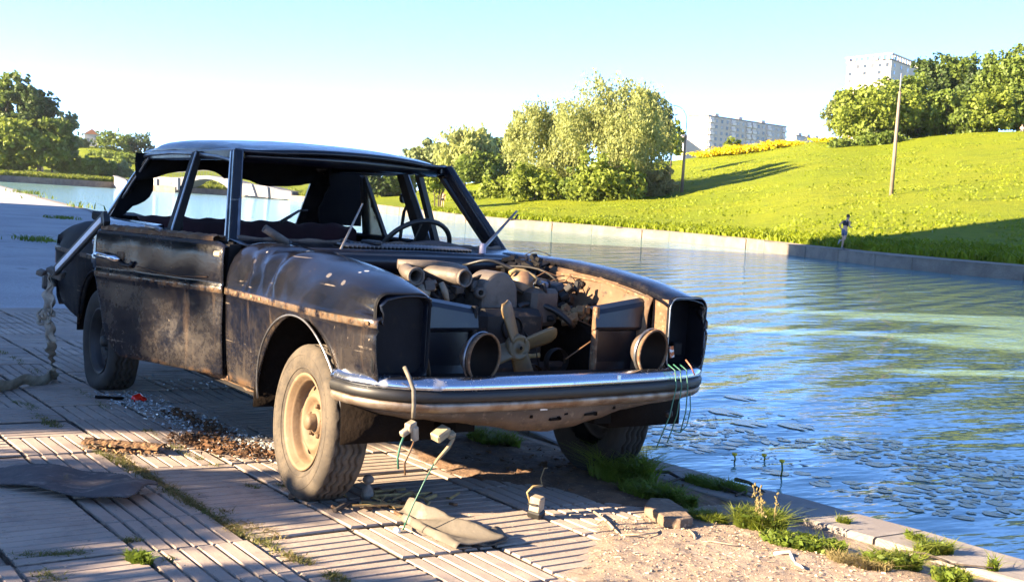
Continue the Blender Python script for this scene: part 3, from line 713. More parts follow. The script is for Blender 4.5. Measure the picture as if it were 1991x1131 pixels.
# ------------------------------------------------------------------ lamp posts
M_pole = simple('concrete_pole', (.22, .165, .12), (.17, .13, .10), 2, .85); M_steel = simple('grey_steel', (.30, .30, .30), None, rough=.5, metal=.6)
def lamp_post(u, v, htop, label, arm, hc):
    d = hit(u, v); p = pt(u, d)
    t = thing('lamp_post', tuple(p-np.array([0, 0, .3])), label, 'lamp post', 'lamp posts on the hill')
    ax = np.array([*(AX[0][:2]), 0]); ax /= np.linalg.norm(ax)
    m = MB().tube([(0, 0, 0), (0, 0, hc*.5), (0, 0, hc)], [.17, .145, .10], 10); m.build('pole', M_pole, t)
    pts = [np.array([0, 0, hc-.2]), np.array([0, 0, htop-1.6])]
    if not arm:
        MB().tube([(0, 0, hc-.2), (0, 0, htop)], [.06, .04], 6).build('mast_top', M_steel, t); return t
    for k in range(1, 8):
        a = k/7*1.25; pts.append(np.array([0, 0, htop-1.6])+ax*arm*(1-math.cos(a))*1.2+np.array([0, 0, math.sin(a)*1.6]))
    e = pts[-1]+ax*arm*.35+np.array([0, 0, .10]); pts.append(e)
    m = MB().tube(pts, [.05]*2+[.035]*(len(pts)-2), 6); arm_o = m.build('bracket_arm', M_steel, t)
    hd = MB(); hd.tube([e-ax*arm*.1, e+ax*arm*.25+np.array([0, 0, .04]), e+ax*arm*.55+np.array([0, 0, .08])], [.05, .09, .05], 8, flat=.5); hd.build('lamp_head', M_steel, arm_o)
    return t
lamp_post(1322, 373, 9.2, 'curved concrete lamp post beside the round brownish bush on the hill', -1, 6.2)
lamp_post(1727, 378, 9.6, 'bare concrete lamp post on the grass slope above the runner', 0, 8.2)

# ------------------------------------------------------------------ people
M_skin = simple('skin', (.50, .29, .19), None, rough=.6); M_hair = simple('dark_hair', (.025, .018, .012), None, rough=.7)
M_black = simple('black_cloth', (.012, .012, .014), None, rough=.9); M_navy = simple('blue_grey_cloth', (.10, .115, .16), None, rough=.9)
M_whitec = simple('white_cloth', (.75, .74, .72), None, rough=.9); M_redc = simple('red_brown_cloth', (.30, .075, .04), None, rough=.9); M_shoe = simple('shoe', (.20, .19, .18), None, rough=.8)
def skin(name, V, E, Rd, mat, parent, root=0, sub=1):
    m = bpy.data.meshes.new(name); bm = bmesh.new(); ly = bm.verts.layers.skin.verify(); vs = [bm.verts.new(v) for v in V]
    for e in E: bm.edges.new((vs[e[0]], vs[e[1]]))
    for i, v in enumerate(vs):
        q = Rd[i] if isinstance(Rd[i], tuple) else (Rd[i], Rd[i]); v[ly].radius = q; v[ly].use_root = (i == root)
    bm.to_mesh(m); bm.free(); m.materials.append(mat); o = ob(name, m, parent)
    o.modifiers.new('skin', 'SKIN').use_smooth_shade = True
    if sub: q = o.modifiers.new('sub', 'SUBSURF'); q.levels = q.render_levels = sub
    return o
def person(loc, face, J, label, shirt, shorts, group=None, sc=1.0, hair=M_hair, sleeves=False):
    """J: joints (forward, left, up) in metres; body is one continuous skin"""
    t = thing('person', tuple(loc), label, 'person', group, rotz=face); t.scale = (sc,)*3
    n = ['pelvis', 'waist', 'chest', 'neck', 'chin', 'head', 'top', 'lsh', 'lel', 'lwr', 'lha', 'rsh', 'rel', 'rwr', 'rha', 'lhip', 'lkn', 'lan', 'lto', 'rhip', 'rkn', 'ran', 'rto']
    rad = [(.13, .10), (.115, .09), (.135, .10), .052, .062, .085, .06, .055, .04, .03, .034, .055, .04, .03, .034, .082, .056, .038, .03, .082, .056, .038, .03]
    E = [(0, 1), (1, 2), (2, 3), (3, 4), (4, 5), (5, 6), (2, 7), (7, 8), (8, 9), (9, 10), (2, 11), (11, 12), (12, 13), (13, 14), (0, 15), (15, 16), (16, 17), (17, 18), (0, 19), (19, 20), (20, 21), (21, 22)]
    V = [np.array(J[k], float) for k in n]
    skin('body', V, E, rad, M_skin, t, 0)
    ix = lambda ks: [n.index(k) for k in ks]
    def cloth(nm, ks, ed, grow, mat, ext=None):
        ii = ix(ks); vv = [V[i] for i in ii]; 
        rr = [tuple(q*1.12+grow for q in (rad[i] if isinstance(rad[i], tuple) else (rad[i],)*2)) for i in ii]
        if ext:
            for k, (a, b, f) in ext.items(): vv[k] = V[n.index(a)]*(1-f)+V[n.index(b)]*f
        skin(nm, vv, ed, rr, mat, t, 0)
    cloth('shirt', ['waist', 'chest', 'neck', 'lsh', 'rsh'], [(0, 1), (1, 2), (1, 3), (1, 4)], .012, shirt, {2: ('chest', 'neck', .45)})
    cloth('shorts', ['pelvis', 'waist', 'lhip', 'lkn', 'rhip', 'rkn'], [(0, 1), (0, 2), (2, 3), (0, 4), (4, 5)], .016, shorts, {1: ('pelvis', 'waist', .6), 3: ('lhip', 'lkn', .62), 5: ('rhip', 'rkn', .62)})
    h = V[5]+np.array([-.02, 0, .028]); m = MB(); m.lathe([(.001, .105), (.05, .095), (.085, .055), (.098, .0), (.088, -.035)], h, (-.25, 0, 1), 10); m.build('hair', hair, t)
    f = V[5]+np.array([.085, 0, -.02]); m = MB(); m.box(f+np.array([.012, 0, 0]), (.03, .022, .04), (0, .4, 0), .006); m.build('nose', M_skin, t)
    m = MB()
    for s in (-1, 1): m.box(f+np.array([-.004, s*.032, .028]), (.01, .018, .010), ch=.003)
    m.build('eyes', M_hair, t)
    for a, b in (('lan', 'lto'), ('ran', 'rto')):
        p, q = np.array(J[a]), np.array(J[b]); dd = (q-p)/np.linalg.norm(q-p)
        MB().tube([p-dd*.06, p+dd*.04, q+dd*.02], [.042, .05, .036], 8, flat=.8).build('shoe', M_shoe, t)
    return t
stand = dict(pelvis=(0, 0, .95), waist=(0, 0, 1.10), chest=(0, 0, 1.33), neck=(0, 0, 1.49), chin=(.02, 0, 1.56), head=(.02, 0, 1.65), top=(.01, 0, 1.73), lsh=(0, .19, 1.42), lel=(-.02, .25, 1.14), lwr=(.06, .24, .90), lha=(.08, .23, .82),
             rsh=(0, -.19, 1.42), rel=(-.02, -.25, 1.14), rwr=(.06, -.24, .90), rha=(.08, -.23, .82), lhip=(0, .10, .90), lkn=(.03, .11, .50), lan=(0, .12, .09), lto=(.15, .13, .04), rhip=(0, -.10, .90), rkn=(.03, -.11, .50), ran=(0, -.12, .09), rto=(.15, -.13, .04))
run = dict(stand); run.update(waist=(.03, 0, 1.10), chest=(.09, 0, 1.32), neck=(.14, 0, 1.47), chin=(.17, 0, 1.54), head=(.18, 0, 1.63), top=(.17, 0, 1.71), lsh=(.08, .19, 1.41), lel=(-.14, .25, 1.20), lwr=(-.02, .22, 1.02), lha=(.05, .19, 1.00),
           rsh=(.10, -.19, 1.41), rel=(.02, -.27, 1.15), rwr=(.24, -.20, 1.12), rha=(.32, -.16, 1.15), lhip=(0, .10, .90), lkn=(.06, .10, .50), lan=(.02, .10, .09), lto=(.17, .10, .04), rhip=(0, -.10, .90), rkn=(-.06, -.10, .50), ran=(-.42, -.11, .42), rto=(-.48, -.11, .27))
sit = dict(stand); sit.update(pelvis=(0, 0, .13), waist=(-.02, 0, .28), chest=(-.04, 0, .50), neck=(-.03, 0, .66), chin=(0, 0, .73), head=(0, 0, .82), top=(-.01, 0, .90), lsh=(-.04, .19, .59), lel=(.06, .26, .36), lwr=(.26, .18, .36), lha=(.33, .14, .38),
           rsh=(-.04, -.19, .59), rel=(.06, -.26, .36), rwr=(.26, -.18, .36), rha=(.33, -.14, .38), lhip=(.04, .10, .12), lkn=(.36, .14, .42), lan=(.56, .13, .09), lto=(.70, .14, .04), rhip=(.04, -.10, .12), rkn=(.36, -.14, .42), ran=(.56, -.13, .09), rto=(.70, -.14, .04))
AZR = math.atan2(AX[0][1], AX[0][0])            # direction of picture right
d_ = hit(1642, 485); person(pt(1643, d_), AZR+.55, run, 'person jogging on the far quay in black sleeveless top and blue grey shorts', M_black, M_navy)
person(pt(861, hit(861, 404)), AZR-1.8, stand, 'person in dark top standing on the far quay below the multi stemmed tree', M_redc, M_black)
person(pt(82, 279), AZR-.5, stand, 'person in red brown top standing on the far left bank before the trees', M_redc, M_navy)
for u, v, lab, c in ((1026, 379, 'person in white sitting on the slope below the left willow', M_whitec), (1046, 377, 'person in red brown top sitting right of the one in white below the left willow', M_redc), (1036, 386, 'person sitting nearest the water of the three below the left willow', M_whitec)):
    person(pt(u, hit(u, v)), AZR-1.4+rnd.random(), sit, lab, c, M_navy)
for u, lab, c in ((1968, 'person in white sitting on the crest of the hill at the right picture edge', M_whitec), (1984, 'person in red brown top sitting on the hill crest close to the right picture edge', M_redc)):
    person(pt(u, 164), AZR-1.6, sit, lab, c, M_navy)

# ------------------------------------------------------------------ far ground cover
def blades(name, P, h, w, mat, seed=3, lean=.35, parent=None, kind='stuff'):
    g = np.random.default_rng(seed); n = len(P); a = g.random(n)*2*math.pi; ln = g.normal(size=(n, 2))*lean
    hh_ = (h*(.5+.8*g.random(n)) if np.isscalar(h) else h)[:, None]; ww = (w*(.6+.7*g.random(n)))[:, None]
    sd = np.stack([np.cos(a), np.sin(a), 0*a], 1)*ww; up = np.concatenate([ln*.45, np.ones((n, 1))], 1)*hh_; up2 = np.concatenate([ln*1.5, np.ones((n, 1))*.9], 1)*hh_
    V = np.empty((n, 2, 4, 3)); V[:, 0, 0] = P-sd*.5; V[:, 0, 1] = P+sd*.5; V[:, 0, 2] = P+sd*.36+up*.55; V[:, 0, 3] = P-sd*.36+up*.55
    V[:, 1, 0] = P-sd*.36+up*.55; V[:, 1, 1] = P+sd*.36+up*.55; V[:, 1, 2] = P+sd*.06+up2; V[:, 1, 3] = P-sd*.06+up2
    o = ob(name, npmesh(name, V.reshape(-1, 3), 4, mat), parent)
    if kind: o['kind'] = kind
    return o
g = np.random.default_rng(11)
def sp(u0, u1, n, f0=0.0, f1=1.0, power=1.0):
    P = []
    for u in u0+(u1-u0)*g.random(n):
        d0 = np.linalg.norm(wall_pt(u)-CAM[:2])+3.4; d1 = float(np.interp(u, *np.array(CD, float).T)); f = f0+(f1-f0)*g.random()**power
        P.append(pt(u, d0+(d1-d0)*f))
    return np.array(P)
P = sp(840, 2080, 26000, 0, 1.0, 1.3); k = fbm(P[:, 0]*.25, P[:, 1]*.25, 8) > .40
tag(blades('meadow_tufts', P[k][:9000], .16, .16, LM['meadow'], 5))
P = sp(840, 2080, 9000, 0, .05); tag(blades('meadow_fringe', P, .40, .14, LM['meadow'], 6))
P = sp(-100, 700, 6000, 0, .05); tag(blades('bank_fringe', P, .9, .5, LM['grass'], 7))
P = np.concatenate([sp(1360, 1600, 2600, .955, 1.0), sp(1395, 1480, 1500, .94, 1.0)]); k = fbm(P[:, 0]*.2, P[:, 1]*.2, 4) > .42; P = P[k]; P[:, 2] += .15
P = np.concatenate([P+np.column_stack([g.normal(size=(len(P), 2))*1.2, np.zeros(len(P))]) for _ in range(4)])
tag(blades('yellow_wildflowers', P, .42, .30, LM['yellow'], 9, lean=.8))
# ------------------------------------------------------------------ near-bank trees out of view; bush and building added unseen to cast shade
def near_tree(x, y, h, w, label, n=3500, seed=1, leaf=.5):
    t = thing('tree', (x, y, -.05), label, 'tree', 'trees on the near bank outside the picture'); g = np.random.default_rng(seed); L = []
    for k in range(9):
        f = (k+.5)/9; a = k*2.4; r = w/2*math.sin(math.pi*(.25+.62*f)); L.append((r*.5*math.cos(a), r*.5*math.sin(a), h*(.28+.62*f), r*.62, r*.62, max(r*.45, h*.09)))
    leaf_cloud('crown', L, n, leaf, LM['dense'], t, hole=.30, seed=seed)
    MB().tube([(0, 0, 0), (0, 0, h*.3), (.1, .1, h*.75)], [h*.022, h*.018, h*.006], 8).build('trunk', M_bark, t)
SHADE = [(-7.6, -16, 10.5, 6.8), (-12.4, -16.5, 11, 7), (-17, -16, 11.5, 7), (-21.5, -17, 12, 7.5), (-26, -17, 12, 7.5)]
for i, (x, y, h, w) in enumerate(SHADE): near_tree(x, y, h, w, 'leafy tree on the near bank outside the picture, %s from the car' % ('first', 'second', 'third', 'fourth', 'fifth')[i], seed=50+i, n=7000, leaf=.6)
def shade_bush(x, y, h, w, label, seed):
    t = thing('bush', (x, y, -.05), label, 'bush'); g = np.random.default_rng(seed)
    L = [((g.random()-.5)*w*.7, (g.random()-.5)*1.2, h*(.25+.5*g.random()), w*.25, .8, h*.3) for _ in range(18)]
    leaf_cloud('crown', L, 22000, .12, LM['dense'], t, hole=.22, seed=seed); MB().tube([(0, 0, 0), (.1, 0, h*.7)], .05, 6).build('stem', M_bark, t)
shade_bush(-.6, -8.6, 2.85, 4.0, 'tall bush added unseen on the near bank to cast shade', 77)  # out of view, added to shade the lower left paving
block('apartment_block', (-55.5, -30), (-55.5, -18), (-22, -18), 46, 0, 'tall apartment block added unseen on the near bank to shade the hill', 'building', 14, 4, 10)  # out of view, added so its edge shades the far wall and hill


# ------------------------------------------------------------------ thin evening haze
hb = NB('haze_air'); hb.t.nodes.remove(hb.p); pv_ = hb.n('ShaderNodeVolumePrincipled'); pv_.inputs['Color'].default_value = (.93, .96, 1.0, 1); pv_.inputs['Density'].default_value = .00007; pv_.inputs['Anisotropy'].default_value = .25
hb.l(pv_.outputs[0], hb.out.inputs['Volume'])
hz_o = MB().box((-300, 200, 33), (3600, 3600, 115)).build('haze', hb.m); hz_o['kind'] = 'stuff'
# ------------------------------------------------------------------ the wrecked saloon
def paint(name, dust=.5, seed=0.0, rustband=True, spots=(), top=.45):
    b = NB(name); s = b.sep(); z = s[2]
    vec = b.n('ShaderNodeMapping'); vec.inputs['Location'].default_value = (seed, seed*.7, seed*1.3); b.l(b.xyz, vec.inputs[0]); v = vec.outputs[0]
    n1 = b.noise(2.6, 6, .6, v); n2 = b.noise(14, 6, .65, v); n3 = b.noise(60, 5, .7, v)
    st = b.noise(16, 5, .6, v, stretch=(1, 1, .12))
    c = b.mix(b.ramp(n1, .3, .7), (.0022, .0032, .0075), (.0045, .0055, .010))
    dm = b.math('MULTIPLY', b.ramp(b.math('ADD', b.math('MULTIPLY', n1, .6), b.math('ADD', b.math('MULTIPLY', n2, .5), b.math('MULTIPLY', n3, .35))), .58, .92), dust)
    dm = b.math('MULTIPLY', dm, b.ramp(z, .40, .90, 1.25, top))
    c = b.mix(dm, c, (.062, .049, .036))
    sk = b.math('MULTIPLY', b.ramp(st, .56, .72), b.ramp(z, .76, .80, .75*dust, 0.05))
    c = b.mix(sk, c, (.10, .07, .045))
    chip = b.ramp(b.noise(23, 4, .62, v), .72, .75); c = b.mix(chip, c, (.17, .14, .105))
    chip2 = b.ramp(b.noise(7, 6, .7, v, stretch=(1, 1, .55)), .725, .74); c = b.mix(chip2, c, (.24, .24, .235))
    # scratches: stretched thin noise
    sc = b.math('MULTIPLY', b.ramp(b.noise(5, 2, .4, v, stretch=(.35, .35, 9)), .71, .718), b.ramp(n2, .48, .58)); c = b.mix(sc, c, (.12, .10, .08))
    if rustband:
        band = b.math('MULTIPLY', b.ramp(b.math('ABSOLUTE', b.math('SUBTRACT', z, .782)), .010, .017, 1, 0), b.ramp(b.math('ABSOLUTE', s[1]), .80, .83))
        rc = b.mix(b.ramp(n3, .4, .65), (.125, .095, .066), (.11, .06, .028)); rc = b.mix(b.ramp(n2, .5, .66), rc, (.05, .04, .033))
        c = b.mix(b.math('MULTIPLY', band, b.ramp(n2, .36, .56)), c, rc)
        lowr = b.math('MULTIPLY', b.ramp(z, .38, .42, .8, 0), b.ramp(n2, .45, .6)); c = b.mix(lowr, c, (.11, .06, .028))
    for (cx, cy, cz, r, col) in spots:
        d = b.n('ShaderNodeVectorMath', operation='DISTANCE'); d.inputs[1].default_value = (cx, cy, cz)
        nv = b.n('ShaderNodeVectorMath', operation='ADD'); b.l(b.xyz, nv.inputs[0])
        ns = b.n('ShaderNodeTexNoise'); ns.inputs['Scale'].default_value = 26; b.l(b.xyz, ns.inputs['Vector'])
        sc_ = b.n('ShaderNodeVectorMath', operation='SCALE'); sc_.inputs[3].default_value = r*1.1; b.l(ns.outputs[1], sc_.inputs[0]); b.l(sc_.outputs[0], nv.inputs[1])
        d.inputs[1].default_value = (cx+r*.55, cy+r*.55, cz+r*.55); b.l(nv.outputs[0], d.inputs[0])
        c = b.mix(b.ramp(d.outputs['Value'], r*.62, r*.72, 1, 0), c, col)
    rg = b.fmix(dm, .17, .6); b.set(Base_Color=c, Roughness=rg)
    b.p.inputs['Specular IOR Level'].default_value = .5
    b.bump(b.math('ADD', n1, b.math('MULTIPLY', n3, .12)), .25, .02); return b.m
M_paint = paint('black_car_paint', .5)
def sp_(u, v, y, r, c): P = at_plane(u, v, 1, y); return (P[0], P[1], P[2], r, c)
M_fender = paint('scraped_black_paint', .50, 1.7, top=.10, spots=[sp_(552, 540, -.855, .020, (.34, .33, .30)), sp_(546, 551, -.862, .022, (.36, .35, .32)), sp_(540, 563, -.868, .020, (.34, .33, .30)), sp_(534, 574, -.874, .013, (.33, .31, .28)),
    sp_(568, 525, -.82, .015, (.22, .21, .20)), sp_(712, 528, -.72, .016, (.42, .41, .39)), sp_(700, 531, -.75, .010, (.4, .39, .37)), sp_(600, 492, -.70, .016, (.24, .22, .2)), sp_(622, 498, -.69, .014, (.24, .22, .2)), sp_(555, 512, -.78, .016, (.20, .18, .16)), sp_(505, 482, -.75, .012, (.22, .2, .18)), sp_(490, 505, -.85, .030, (.035, .03, .028)),
    sp_(660, 545, -.84, .028, (.085, .075, .065)), sp_(690, 556, -.85, .022, (.10, .088, .075)), sp_(640, 535, -.82, .020, (.09, .08, .07)), sp_(520, 492, -.79, .010, (.24, .22, .2)), sp_(735, 520, -.66, .012, (.3, .28, .26))])
M_door = paint('dusty_black_paint', .48, 4.1, top=.6)
M_inner = simple('rusty_inner_metal', (.115, .066, .033), (.075, .042, .021), 9, .85, bump=.5, bscale=40, bdist=.006, layers=[((.15, .095, .052), 20, .52, .7), ((.03, .02, .014), 26, .60, .74), ((.10, .085, .07), 4, .58, .75)])
M_rust = simple('dusty_rust', (.13, .072, .034), (.085, .043, .02), 16, .9, bump=.6, bscale=70, bdist=.006, layers=[((.19, .135, .085), 40, .52, .7), ((.05, .035, .025), 30, .62, .74)])
M_tan = simple('dirty_valance', (.105, .075, .052), (.062, .044, .031), 7, .85, bump=.4, bscale=60, layers=[((.15, .115, .08), 40, .56, .72), ((.04, .03, .025), 12, .60, .72)])
M_dark = simple('sooty_black_metal', (.005, .005, .006), (.010, .008, .007), 8, .7, spec=.25, bump=.4, bscale=40, layers=[((.028, .02, .014), 20, .58, .75)])
M_bluebk = simple('dull_blue_black_metal', (.0035, .0055, .011), (.006, .0075, .012), 6, .34, bump=.3, bscale=30, layers=[((.022, .018, .016), 24, .62, .78)])
M_recess = simple('shaded_recess_black', (.0028, .0036, .006), (.005, .006, .009), 6, .6, spec=.12, bump=.3, bscale=30, layers=[((.014, .011, .009), 24, .60, .78)])  # near-black colour paints in the shade inside the headlight buckets
M_under = simple('underside_black', (.004, .0035, .003), (.008, .006, .005), 5, .9, spec=.1)
def chrome_mat():
    b = NB('worn_chrome'); n = b.noise(9, 6, .6); n2 = b.noise(60, 5, .7)
    m = b.math('MAXIMUM', b.math('MULTIPLY', b.ramp(n, .58, .80), .8), b.math('MULTIPLY', b.ramp(n2, .60, .72), .6))
    b.set(Base_Color=b.mix(m, (.58, .62, .70), (.10, .075, .06)), Metallic=b.fmix(m, 1.0, .1), Roughness=b.fmix(m, .22, .8)); b.bump(n2, .08, .004); return b.m
M_chrome = chrome_mat()
M_trim = simple('dull_steel_trim', (.30, .31, .33), (.18, .18, .19), 12, .35, metal=.85)
M_alu = simple('dusty_aluminium', (.115, .094, .077), (.072, .058, .047), 8, .6, metal=.3, bump=.6, bscale=50, layers=[((.05, .037, .027), 14, .60, .75)])
M_engine = simple('greasy_engine_metal', (.014, .012, .011), (.008, .007, .0065), 12, .65, metal=.3, bump=.6, bscale=40, layers=[((.08, .052, .03), 25, .56, .72)])
M_fan = simple('yellowed_plastic', (.125, .08, .03), (.085, .058, .026), 9, .5, layers=[((.06, .045, .028), 22, .52, .74)])
def tyre_mat():
    b = NB('dusty_tyre'); n = b.noise(7, 6, .65); n2 = b.noise(70, 5, .7)
    c = b.mix(b.ramp(n, .35, .62), (.040, .032, .024), (.080, .063, .044)); c = b.mix(b.ramp(n2, .52, .72), c, (.026, .023, .019))
    b.set(Base_Color=c, Roughness=.9).bump(n2, .4, .004); return b.m
M_tyre = tyre_mat(); M_tyred = simple('black_tyre', (.010, .009, .008), (.017, .015, .012), 8, .9, bump=.4, bscale=60)
M_rim = simple('dusty_steel_rim', (.15, .098, .053), (.105, .066, .034), 7, .7, bump=.3, bscale=50, layers=[((.19, .135, .08), 16, .55, .72), ((.10, .06, .035), 40, .62, .75)])
M_rimd = simple('dark_steel_rim', (.022, .022, .024), (.04, .036, .033), 8, .55, metal=.4, layers=[((.03, .022, .018), 20, .58, .75)])
M_seat = simple('dark_red_velour', (.030, .005, .009), (.016, .003, .005), 5, .95, bump=.4, bscale=80)
M_liner = simple('black_headlining', (.0025, .003, .005), (.005, .005, .006), 6, .95, spec=.12, bump=.5, bscale=30)  # near-black lining cloth
M_plast = simple('black_plastic', (.005, .005, .006), (.009, .0085, .008), 10, .5)
M_hose = simple('tan_rubber_hose', (.27, .19, .08), (.2, .14, .055), 20, .6)
M_wireg = simple('green_wire', (.02, .10, .065), None, rough=.5); M_wireb = simple('brown_wire', (.12, .06, .025), None, rough=.6); M_wirek = simple('black_wire', (.015, .014, .013), None, rough=.6)
M_clip = simple('cream_plastic', (.30, .25, .18), (.21, .17, .12), 30, .6)
M_glass = NB('dirty_glass'); M_glass.set(Base_Color=(.50, .55, .53), Roughness=.25); M_glass.p.inputs['Transmission Weight'].default_value = .75; M_glass.p.inputs['IOR'].default_value = 1.1; M_glass = M_glass.m

car = thing('wrecked_car', (0, 0, 0), 'stripped black old saloon wreck without bonnet, grille or glass on the paved quay', 'car')
def bar(m, p0, p1, w0, w1, d0, d1, xdir=(0, 1, 0)):
    """tapered rectangular bar; w along xdir, d across"""
    p0, p1 = np.array(p0, float), np.array(p1, float); t = (p1-p0)/np.linalg.norm(p1-p0)
    x = np.array(xdir, float); x = x-t*np.dot(x, t); x /= np.linalg.norm(x); y = np.cross(t, x)
    V = [p+sx*x*w/2+sy*y*d/2 for p, w, d in ((p0, w0, d0), (p1, w1, d1)) for sx, sy in ((-1, -1), (1, -1), (1, 1), (-1, 1))]
    return m.add(V, [(3, 2, 1, 0), (4, 5, 6, 7), (0, 1, 5, 4), (1, 2, 6, 5), (2, 3, 7, 6), (3, 0, 4, 7)])
AX0, AZ0, AR0 = .10, .345, .405     # front wheel arch
def arch_z(x, cx, cz, r, sill, x0, x1):
    d = r*r-(x-cx)**2
    return cz+math.sqrt(d) if d > 0 and x0 < x < x1 else sill
# ---- front fenders
FT = [(-.64, 1.0), (-.4, .998), (-.1, .996), (.18, .978), (.45, .947), (.60, .914), (.70, .892), (.74, .87)]
def fender(side):
    xs = sorted(set(list(np.linspace(-.635, .70, 60))+[AX0-AR0-.001, AX0-AR0+.001, AX0-AR0+.012, AX0-AR0+.03, AX0+AR0-.03, AX0+AR0-.012, AX0+AR0-.001, AX0+AR0+.001]))
    rows = []
    for x in xs:
        zt = float(smooth1(x, FT)); zb = arch_z(x, AX0, AZ0, AR0, (.372 if x < 0 else .53), -.31, .51)
        w = .885-.055*max(0, (x-.25)/.45)**2.2; 
        up = [(.600, zt-.035), (.604, zt-.008), (.625, zt-.001), (.66, zt+.002), (.70, zt+.002), (.745, zt-.004), (.785, zt-.014), (.82, zt-.034), (w-.035, zt-.066), (w-.018, zt-.105), (w-.008, zt-.15 if zt-.15 > .81 else .812), (w-.004, .803), (w+.003, .796), (w+.004, .772), (w-.004, .765)]
        low = [(w-.006-.035*(1-t)**1.3*0-.030*t*t, .765+(zb-.765)*t) for t in (.12, .28, .45, .62, .8, .93, 1.0)] if zb < .74 else [(w-.004-.004*t, .765+(zb-.765)*t) for t in (.12, .28, .45, .62, .8, .93, 1.0)]
        if x > .58:   # nose rolls in slightly towards the lamp
            k = (x-.58)/.12; up = [(y-(.012*k*k if y > .8 else 0), z-.006*k*k) for y, z in up]
        q = []
        for y, z in up+low:
            P = np.array([x, y, z])
            if side < 0:
                for (dx, dz, rx, rz, dep) in ((-.24, .93, .11, .10, .030), (-.46, .90, .09, .07, .022), (-.10, .95, .05, .10, -.012), (.12, .93, .16, .06, .014), (.36, .88, .10, .05, .010), (-.40, .62, .2, .12, .008)):
                    e = math.exp(-((x-dx)/rx)**2-((z-dz)/rz)**2); P[1] -= dep*e; P[2] -= dep*.6*e
                if z > .82: P[2] += .006*math.sin(x*31+y*20)*math.exp(-((x+.3)/.28)**2); P[1] += .008*math.sin(x*47+z*30)*math.exp(-((x+.3)/.25)**2)
            q.append((P[0], P[1]*side, P[2]))
        rows.append(q)
    f = MB().grid(rows, sm=True, flip=(side > 0)).build('front_fender', M_fender if side < 0 else M_paint, car, solid=.006, off=-1)
    m = MB(); P = []
    for a in np.linspace(math.radians(-2 if side < 0 else -2), math.radians(180), 40):
        x = AX0+AR0*math.cos(a); z = AZ0+AR0*math.sin(a)
        w = .885-.055*max(0, (x-.25)/.45)**2.2; t = (.765-z)/.4
        P.append((x, (w-.004-.03*max(0, t)**2)*side, z))
    m.tube(P, .0048, 6); m.build('arch_lip', M_trim, f)
    # trim clips on the crease
    m = MB()
    for x in np.linspace(-.60, .66, 15): m.box((x, (.889-.055*max(0, (x-.25)/.45)**2.2)*side, .784), (.022, .008, .016), (0, 0, 0), .002)
    tag(m.build('trim_clips', M_rust, f), kind='stuff')
    return f
FR, FL = fender(-1), fender(1)
# ---- lamp nacelles: frame + bucket
def rrect(yc, zc, hy, hz_, r, n=5):
    P = []
    for cy, cz, a0 in ((hy-r, hz_-r, 0), (-hy+r, hz_-r, 90), (-hy+r, -hz_+r, 180), (hy-r, -hz_+r, 270)):
        for k in range(n+1):
            a = math.radians(a0+90*k/n); P.append((yc+cy+r*math.cos(a), zc+cz+r*math.sin(a)))
    return P
def nacelle(side):
    zc = .737; yc = .712; rings = []
    for (hy, hz_, r, x) in ((.118, .163, .05, .682), (.116, .161, .05, .690), (.112, .157, .047, .694), (.107, .152, .042, .690), (.104, .143, .04, .655 if side < 0 else .585)):
        rings.append([(x-.006*((y-.712)/.12), y*side, z) for y, z in rrect(yc, zc, hy, hz_, r)])
    m = MB(); n = len(rings[0])
    for i in range(len(rings)-1):
        a, b = rings[i], rings[i+1]
        for k in range(n):
            q = [a[k], a[(k+1) % n], b[(k+1) % n], b[k]]; m.add(q, [(0, 1, 2, 3) if side < 0 else (3, 2, 1, 0)], True)
    m.add(rings[-1], [tuple(range(n))[::-1] if side < 0 else tuple(range(n))])
    o = m.build('headlight_bucket', M_recess, car)
    m = MB(); m.tube([(p[0]+.001, p[1], p[2]) for p in rings[2]]+[rings[2][0]], .0035 if side > 0 else .002, 5); m.build('bucket_rim', M_trim if side > 0 else M_dark, o)
    m = MB(); bx = .645 if side < 0 else .59
    m.box((bx+.01, (yc+.03)*side, .66), (.03, .05, .06), ch=.006); m.box((bx+.012, (yc-.05)*side, .64), (.03, .03, .08), ch=.005)
    if side > 0: tag(m.build('lamp_mount', M_dark, o), kind='stuff')
    # fill between bucket and wing
    m = MB(); m.box((.64, .603*side, .735), (.10, .012, .30)); m.build('inner_cheek', M_rust if side > 0 else M_bluebk, o)
    return o
NR, NL = nacelle(-1), nacelle(1)
# small coloured sticker remains and bracket inside the left bucket
m = MB(); m.box((.66, .662, .655), (.006, .022, .05), (.2, 0, 0)); m.build('torn_sticker', simple('torn_sticker', (.45, .12, .03), (.65, .63, .6), 60, .7, lo=.45, hi=.5), NL)
